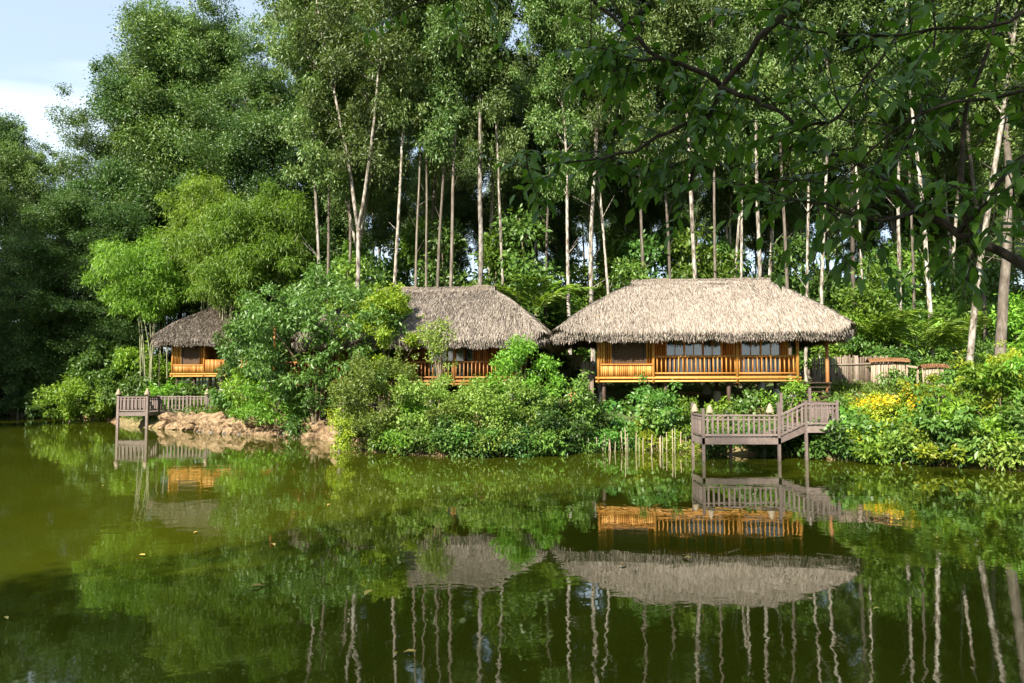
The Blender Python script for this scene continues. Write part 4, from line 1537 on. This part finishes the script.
# ------------------------------------------------------------------ bamboo stakes standing in the water
rs = np.random.default_rng(8)
for k in range(26):
    px = 592 + k * 3.9 + rs.normal() * 2.2
    d = 31.0 + rs.normal() * 0.25
    h = rs.uniform(0.4, 1.05)
    mb = MB()
    mb.tube([(0, 0, -0.8), (rs.normal() * 0.04, rs.normal() * 0.04, h)], [0.022, 0.015], 6)
    s = mb.build("bamboo_stake", M['wicker' if k % 3 else 'culm'], None, (gx(px, d), d, 0))
    tag(s, "thin bamboo stake standing in the shallows left of the near deck", "stake", "bamboo stakes in the shallows")


# ------------------------------------------------------------------ rocks along the left bank
def rock_mesh(seed, mat):
    g = np.random.default_rng(seed)
    import bmesh
    bm = bmesh.new()
    bmesh.ops.create_icosphere(bm, subdivisions=3, radius=1.0)
    pl_ = [(unit(g.normal(size=3)), g.uniform(0.42, 0.85)) for _ in range(14)]
    for v in bm.verts:
        c = np.array(v.co)
        for nn, dd in pl_:
            e = c @ nn - dd
            if e > 0:
                c = c - nn * e
        c += g.normal(size=3) * 0.012
        v.co = c
    me = bpy.data.meshes.new("rock")
    bm.to_mesh(me)
    bm.free()
    me.materials.append(mat)
    return me


RK = [rock_mesh(i, M['rock']) for i in range(5)]
RG = [rock_mesh(i + 20, M['rock_grey']) for i in range(3)]
SH = np.array(SHORE)


def shore_y(px):
    """distance at which the waterline crosses this picture column"""
    lo, hi = 20.0, 80.0
    for _ in range(40):
        m = (lo + hi) / 2
        if shore_dist(gx(px, m), m)[0] < 0:
            lo = m
        else:
            hi = m
    return hi


for k in range(64):
    px = 164 + (362 - 164) * (k + rs.random()) / 64
    d = shore_y(px) + (rs.uniform(0.0, 0.35) if k % 2 else rs.uniform(0.45, 0.9))
    x = gx(px, d)
    o = link("rock", RK[k % 5], None, (x, d, (0.05 if k % 2 else 0.55) + rs.uniform(-0.1, 0.15)))
    s = rs.uniform(0.42, 0.80)
    o.scale = (s * rs.uniform(0.9, 1.4), s, s * rs.uniform(0.7, 1.1))
    o.rotation_euler = (rs.normal() * 0.3, rs.normal() * 0.3, rs.random() * 6.28)
    tag(o, "tan boulder in the eroded bank below the spreading tree", "rock", "tan boulders of the left bank")
for k in range(40):
    px = 190 + (365 - 190) * (k + rs.random()) / 40
    d = shore_y(px) - rs.uniform(0.0, 0.3)
    o = link("rock", RG[k % 3], None, (gx(px, d), d, 0.0))
    s = rs.uniform(0.09, 0.2)
    o.scale = (s * rs.uniform(0.9, 1.6), s, s * 0.8)
    o.rotation_euler = (0, 0, rs.random() * 6.28)
    tag(o, "small grey stone at the waterline below the tan boulders", "rock", "small grey waterline stones")
o = link("rock", RG[1], None, (gx(192, 45.5), 45.5, 0.08))
o.scale = (0.55, 0.45, 0.4)
tag(o, "pale rock standing alone in the water under the far deck", "rock")

# ------------------------------------------------------------------ ground cover on the banks
gc = np.random.default_rng(12)
NC = 15000
cx_, cy_ = gc.uniform(-40, 26, NC * 3), gc.uniform(22, 62, NC * 3)
dd = shore_dist(cx_, cy_)
keep = (dd > 0.35) & (dd < 12) & (cy_ > 23)
rocky = (cx_ > gx(150, 46)) & (cx_ < gx(352, 36)) & (dd < 1.3) & (cy_ > 33)
# keep clear of the space right under the huts
for hx, hy, yaw, l, w in ((9.85, 37.6, R(-6), 5.6, 4.2), (-4.35, 41.2, R(-9), 7.6, 4.2), (-19.6, 56.6, 0, 5, 4.2)):
    lx = (cx_ - hx) * math.cos(-yaw) - (cy_ - hy) * math.sin(-yaw)
    ly = (cx_ - hx) * math.sin(-yaw) + (cy_ - hy) * math.cos(-yaw)
    keep &= ~((np.abs(lx) < l) & (np.abs(ly) < w))
keep &= ~rocky
cx_, cy_ = cx_[keep][:NC], cy_[keep][:NC]
Cc = np.column_stack([cx_, cy_, height(cx_, cy_) + gc.uniform(0.02, 0.28, len(cx_))])
cov = tri_mesh("ground_cover", [cluster_leaves(gc, Cc, gc.uniform(0.14, 0.34, len(cx_)), 13, 0.17, 0.07, droop=-0.3, shell=0.2)], M['cover'])
tag(link("ground_cover", cov), "low weeds and creepers covering the pond bank", "ground cover", kind="stuff")

# fallen leaves floating on the pond
for k, (px, py) in enumerate(((54, 463), (102, 487), (145, 557), (198, 533), (272, 545), (250, 588), (395, 657), (416, 654), (372, 592), (5, 619), (620, 566), (690, 560), (880, 610), (330, 505))):
    x, y = wl_pt(px, py)
    P = np.array([[0, 0, 0.012]])
    L = 0.10 + 0.05 * (k % 3)
    lf = tri_mesh("floating_leaf", [leaf_arrays(P, np.array([[1.0, 0.2, 0]]), np.array([[0, 0, 1.0]]), L, L * 0.55, T_BIG)], M['dead_leaf'])
    o = link("floating_leaf", lf, None, (x, y, 0.02))
    o.rotation_euler = (0, 0, k * 1.3)
    tag(o, "small yellowed leaf floating on the green pond", "leaf", "fallen leaves on the pond")

# ------------------------------------------------------------------ the overhanging tree on the near bank
FT = thing("overhanging_tree", "dark branches of a near tree hanging across the upper right", "tree", (5.6, 2.4, H(5.6, 2.4)))
inv = Vector(FT.location)
gf = np.random.default_rng(55)
tr = MB()
trunk = [Vector((5.6, 2.4, 0.9)), Vector((5.45, 2.5, 3.2)), Vector((5.2, 2.6, 5.4)), Vector((4.9, 2.5, 7.6)), Vector((4.3, 2.2, 10.0))]
tr.tube([p - inv for p in trunk], [0.30, 0.23, 0.19, 0.14, 0.06], 12)
# off-picture limbs that carry the crown above
limbs_up = [[(5.2, 2.6, 5.4), (3.6, 1.8, 7.2), (1.2, 0.8, 8.6)], [(4.9, 2.5, 7.6), (3.0, 3.2, 9.4), (1.6, 3.8, 10.2)], [(4.9, 2.5, 7.6), (6.6, 3.6, 9.2), (8.0, 4.6, 10)],
            [(5.2, 2.6, 5.4), (6.8, 1.6, 7.4), (8.2, 0.8, 8.2)], [(5.2, 2.6, 6.0), (4.4, 0.4, 8.0), (3.4, -1.6, 9.0)], [(4.3, 2.2, 10), (2.6, 1.2, 11.2), (1.0, 0.4, 11.6)]]
for l_ in limbs_up:
    tr.tube([Vector(p) - inv for p in l_], [0.10, 0.07, 0.03], 7, False)
tr.build("trunk", M['bark_dark'], FT)


def limb(pts, r0, r1):
    """pts: (px, py, distance) along a branch, or plain points"""
    w = [at(*p) if p[0] > 20 or len(p) == 4 else Vector(p) for p in pts]
    w2 = []
    for i in range(len(w) - 1):
        for t in (0, 0.34, 0.67):
            a = w[max(i - 1, 0)]
            b, c = w[i], w[i + 1]
            e = w[min(i + 2, len(w) - 1)]
            q = 0.5 * ((2 * b) + (c - a) * t + (2 * a - 5 * b + 4 * c - e) * t * t + (3 * b - a - 3 * c + e) * t ** 3)
            w2.append(q + Vector(gf.normal(size=3) * 0.012))
    w2.append(w[-1])
    n = len(w2)
    m = MB()
    m.tube([p - inv for p in w2], [r0 + (r1 - r0) * (i / (n - 1)) ** 0.8 for i in range(n)], 8)
    m.build("branch", M['bark_dark'], FT)
    return w2


BR = []
BR.append(limb([(5.0, 2.55, 7.0), (5.2, 4.2, 6.6), (850, -70, 5.0), (796, 0, 5.05), (758, 42, 5.15), (722, 86, 5.3), (706, 132, 5.4), (686, 194, 5.6)], 0.052, 0.010))
BR.append(limb([(722, 84, 5.3), (690, 68, 5.35), (660, 57, 5.4), (625, 30, 5.5), (589, -2, 5.5), (540, -22, 5.6), (470, -18, 5.7), (410, 6, 5.8)], 0.022, 0.008))
BR.append(limb([(662, 58, 5.4), (632, 56, 5.3), (600, 48, 5.2)], 0.016, 0.006))
BR.append(limb([(723, 88, 5.3), (748, 98, 5.2), (772, 108, 5.1), (802, 125, 5.0), (839, 116, 5.0), (866, 80, 5.0), (900, 30, 5.0)], 0.021, 0.007))
BR.append(limb([(711, 112, 5.35), (668, 132, 5.3), (632, 150, 5.4), (590, 160, 5.5), (522, 166, 5.8)], 0.018, 0.006))
BR.append(limb([(5.45, 2.5, 3.0), (1110, 300, 4.3), (1024, 263, 4.7), (961, 235, 4.9), (918, 211, 5.0), (887, 184, 5.1), (848, 160, 5.2), (800, 150, 5.3)], 0.046, 0.010))
BR.append(limb([(978, 242, 4.85), (962, 195, 4.8), (964, 120, 4.8), (984, 62, 4.8), (1002, -5, 4.8)], 0.022, 0.008))
BR.append(limb([(918, 211, 5.0), (880, 222, 4.9), (830, 206, 4.9), (796, 200, 4.9)], 0.018, 0.006))
BR.append(limb([(5.2, 2.6, 5.2), (1130, 60, 4.2), (1024, 90, 4.5), (930, 110, 4.7), (870, 150, 4.9), (810, 210, 5.1)], 0.018, 0.006))
BR.append(limb([(5.1, 2.6, 5.9), (1100, -40, 4.4), (1010, 20, 4.6), (930, 30, 4.8), (850, 36, 5.0), (770, 20, 5.2)], 0.018, 0.006))
BR.append(limb([(887, 184, 5.1), (905, 150, 5.2), (925, 90, 5.2), (935, 30, 5.2), (930, -20, 5.2)], 0.016, 0.006))
BR.append(limb([(961, 235, 4.9), (990, 200, 4.7), (1020, 160, 4.6), (1050, 130, 4.5)], 0.018, 0.006))
BR.append(limb([(810, 180, 5.15), (775, 180, 5.2), (745, 185, 5.2)], 0.010, 0.005))

P_, D_, N_, L_ = [], [], [], []
tw = MB()


def twig(p, d, n, ln, size=0.118):
    pts = [p]
    dd_ = d.normalized()
    for i in range(n):
        dd_ = (dd_ + Vector((gf.normal() * 0.12, gf.normal() * 0.12, -0.05 + gf.normal() * 0.10))).normalized()
        pts.append(pts[-1] + dd_ * ln / n)
    tw.tube([q - inv for q in pts], [0.006 - 0.004 * i / n for i in range(n + 1)], 4, False)
    for i in range(1, n + 1):
        side = dd_.cross(Vector((0, 0, 1)))
        if side.length < 0.1:
            side = Vector((1, 0, 0))
        side.normalize()
        for sg in ((-1, 1) if i < n else (0,)):
            if gf.random() < 0.12:
                continue
            v = dd_ * 0.6 + side * sg * 0.9 + Vector((0, 0, -0.45 + gf.normal() * 0.25)) + Vector(gf.normal(size=3) * 0.18)
            P_.append(tuple(pts[i] - inv))
            D_.append(tuple(v))
            N_.append(tuple(Vector((gf.normal() * 0.45, gf.normal() * 0.45 - 0.25, 1.0))))
            L_.append(size * gf.uniform(0.7, 1.3))


DENS = [24, 34, 12, 22, 22, 15, 13, 9, 13, 13, 9, 7, 6]
for w2, dn in zip(BR, DENS):
    n = len(w2)
    lo = 6 if (w2[0].z > 5 and w2[0].y < 4) or w2[0].y < 3 else 1
    for k in range(dn):
        t = gf.uniform(lo, n - 1)
        a = int(min(t, n - 2))
        p = w2[a].lerp(w2[a + 1], t - a)
        d = Vector(gf.normal(size=3) * Vector((1, 1, 0.7)).to_tuple()[0]) + Vector((-0.25, 0.15, -0.15))
        twig(p, d, int(gf.integers(4, 8)), gf.uniform(0.3, 0.7))
        if gf.random() < 0.5:
            twig(p + d.normalized() * 0.15, d + Vector(gf.normal(size=3) * 0.6), int(gf.integers(3, 6)), gf.uniform(0.25, 0.45))
    twig(w2[-1], w2[-1] - w2[-2], 6, 0.5)
tag(tw.build("twigs", M['bark_dark'], FT), kind="stuff")
link("foliage", tri_mesh("foliage", [leaf_arrays(np.array(P_), np.array(D_), np.array(N_), np.array(L_), np.array(L_) * 0.50, T_BIG)], M['fore']), FT)
# the crown higher up, above the view
Cu, Ru = [], []
for l_ in limbs_up:
    for k in range(22):
        t = gf.uniform(0.3, 1.15)
        a, b, c = (Vector(q) for q in l_)
        p = a.lerp(b, t * 2) if t < 0.5 else b.lerp(c, t * 2 - 1)
        p = p + Vector((gf.normal() * 1.0, gf.normal() * 1.0, gf.normal() * 0.6 + 0.2))
        if p.z < 4.6 + 0.62 * max(0, p.y):
            continue
        Cu.append(tuple(p - inv))
        Ru.append(gf.uniform(0.5, 0.9))
link("crown", tri_mesh("crown", [cluster_leaves(gf, np.array(Cu), np.array(Ru), 150, 0.16, 0.075, shell=0.2)], M['fore']), FT)
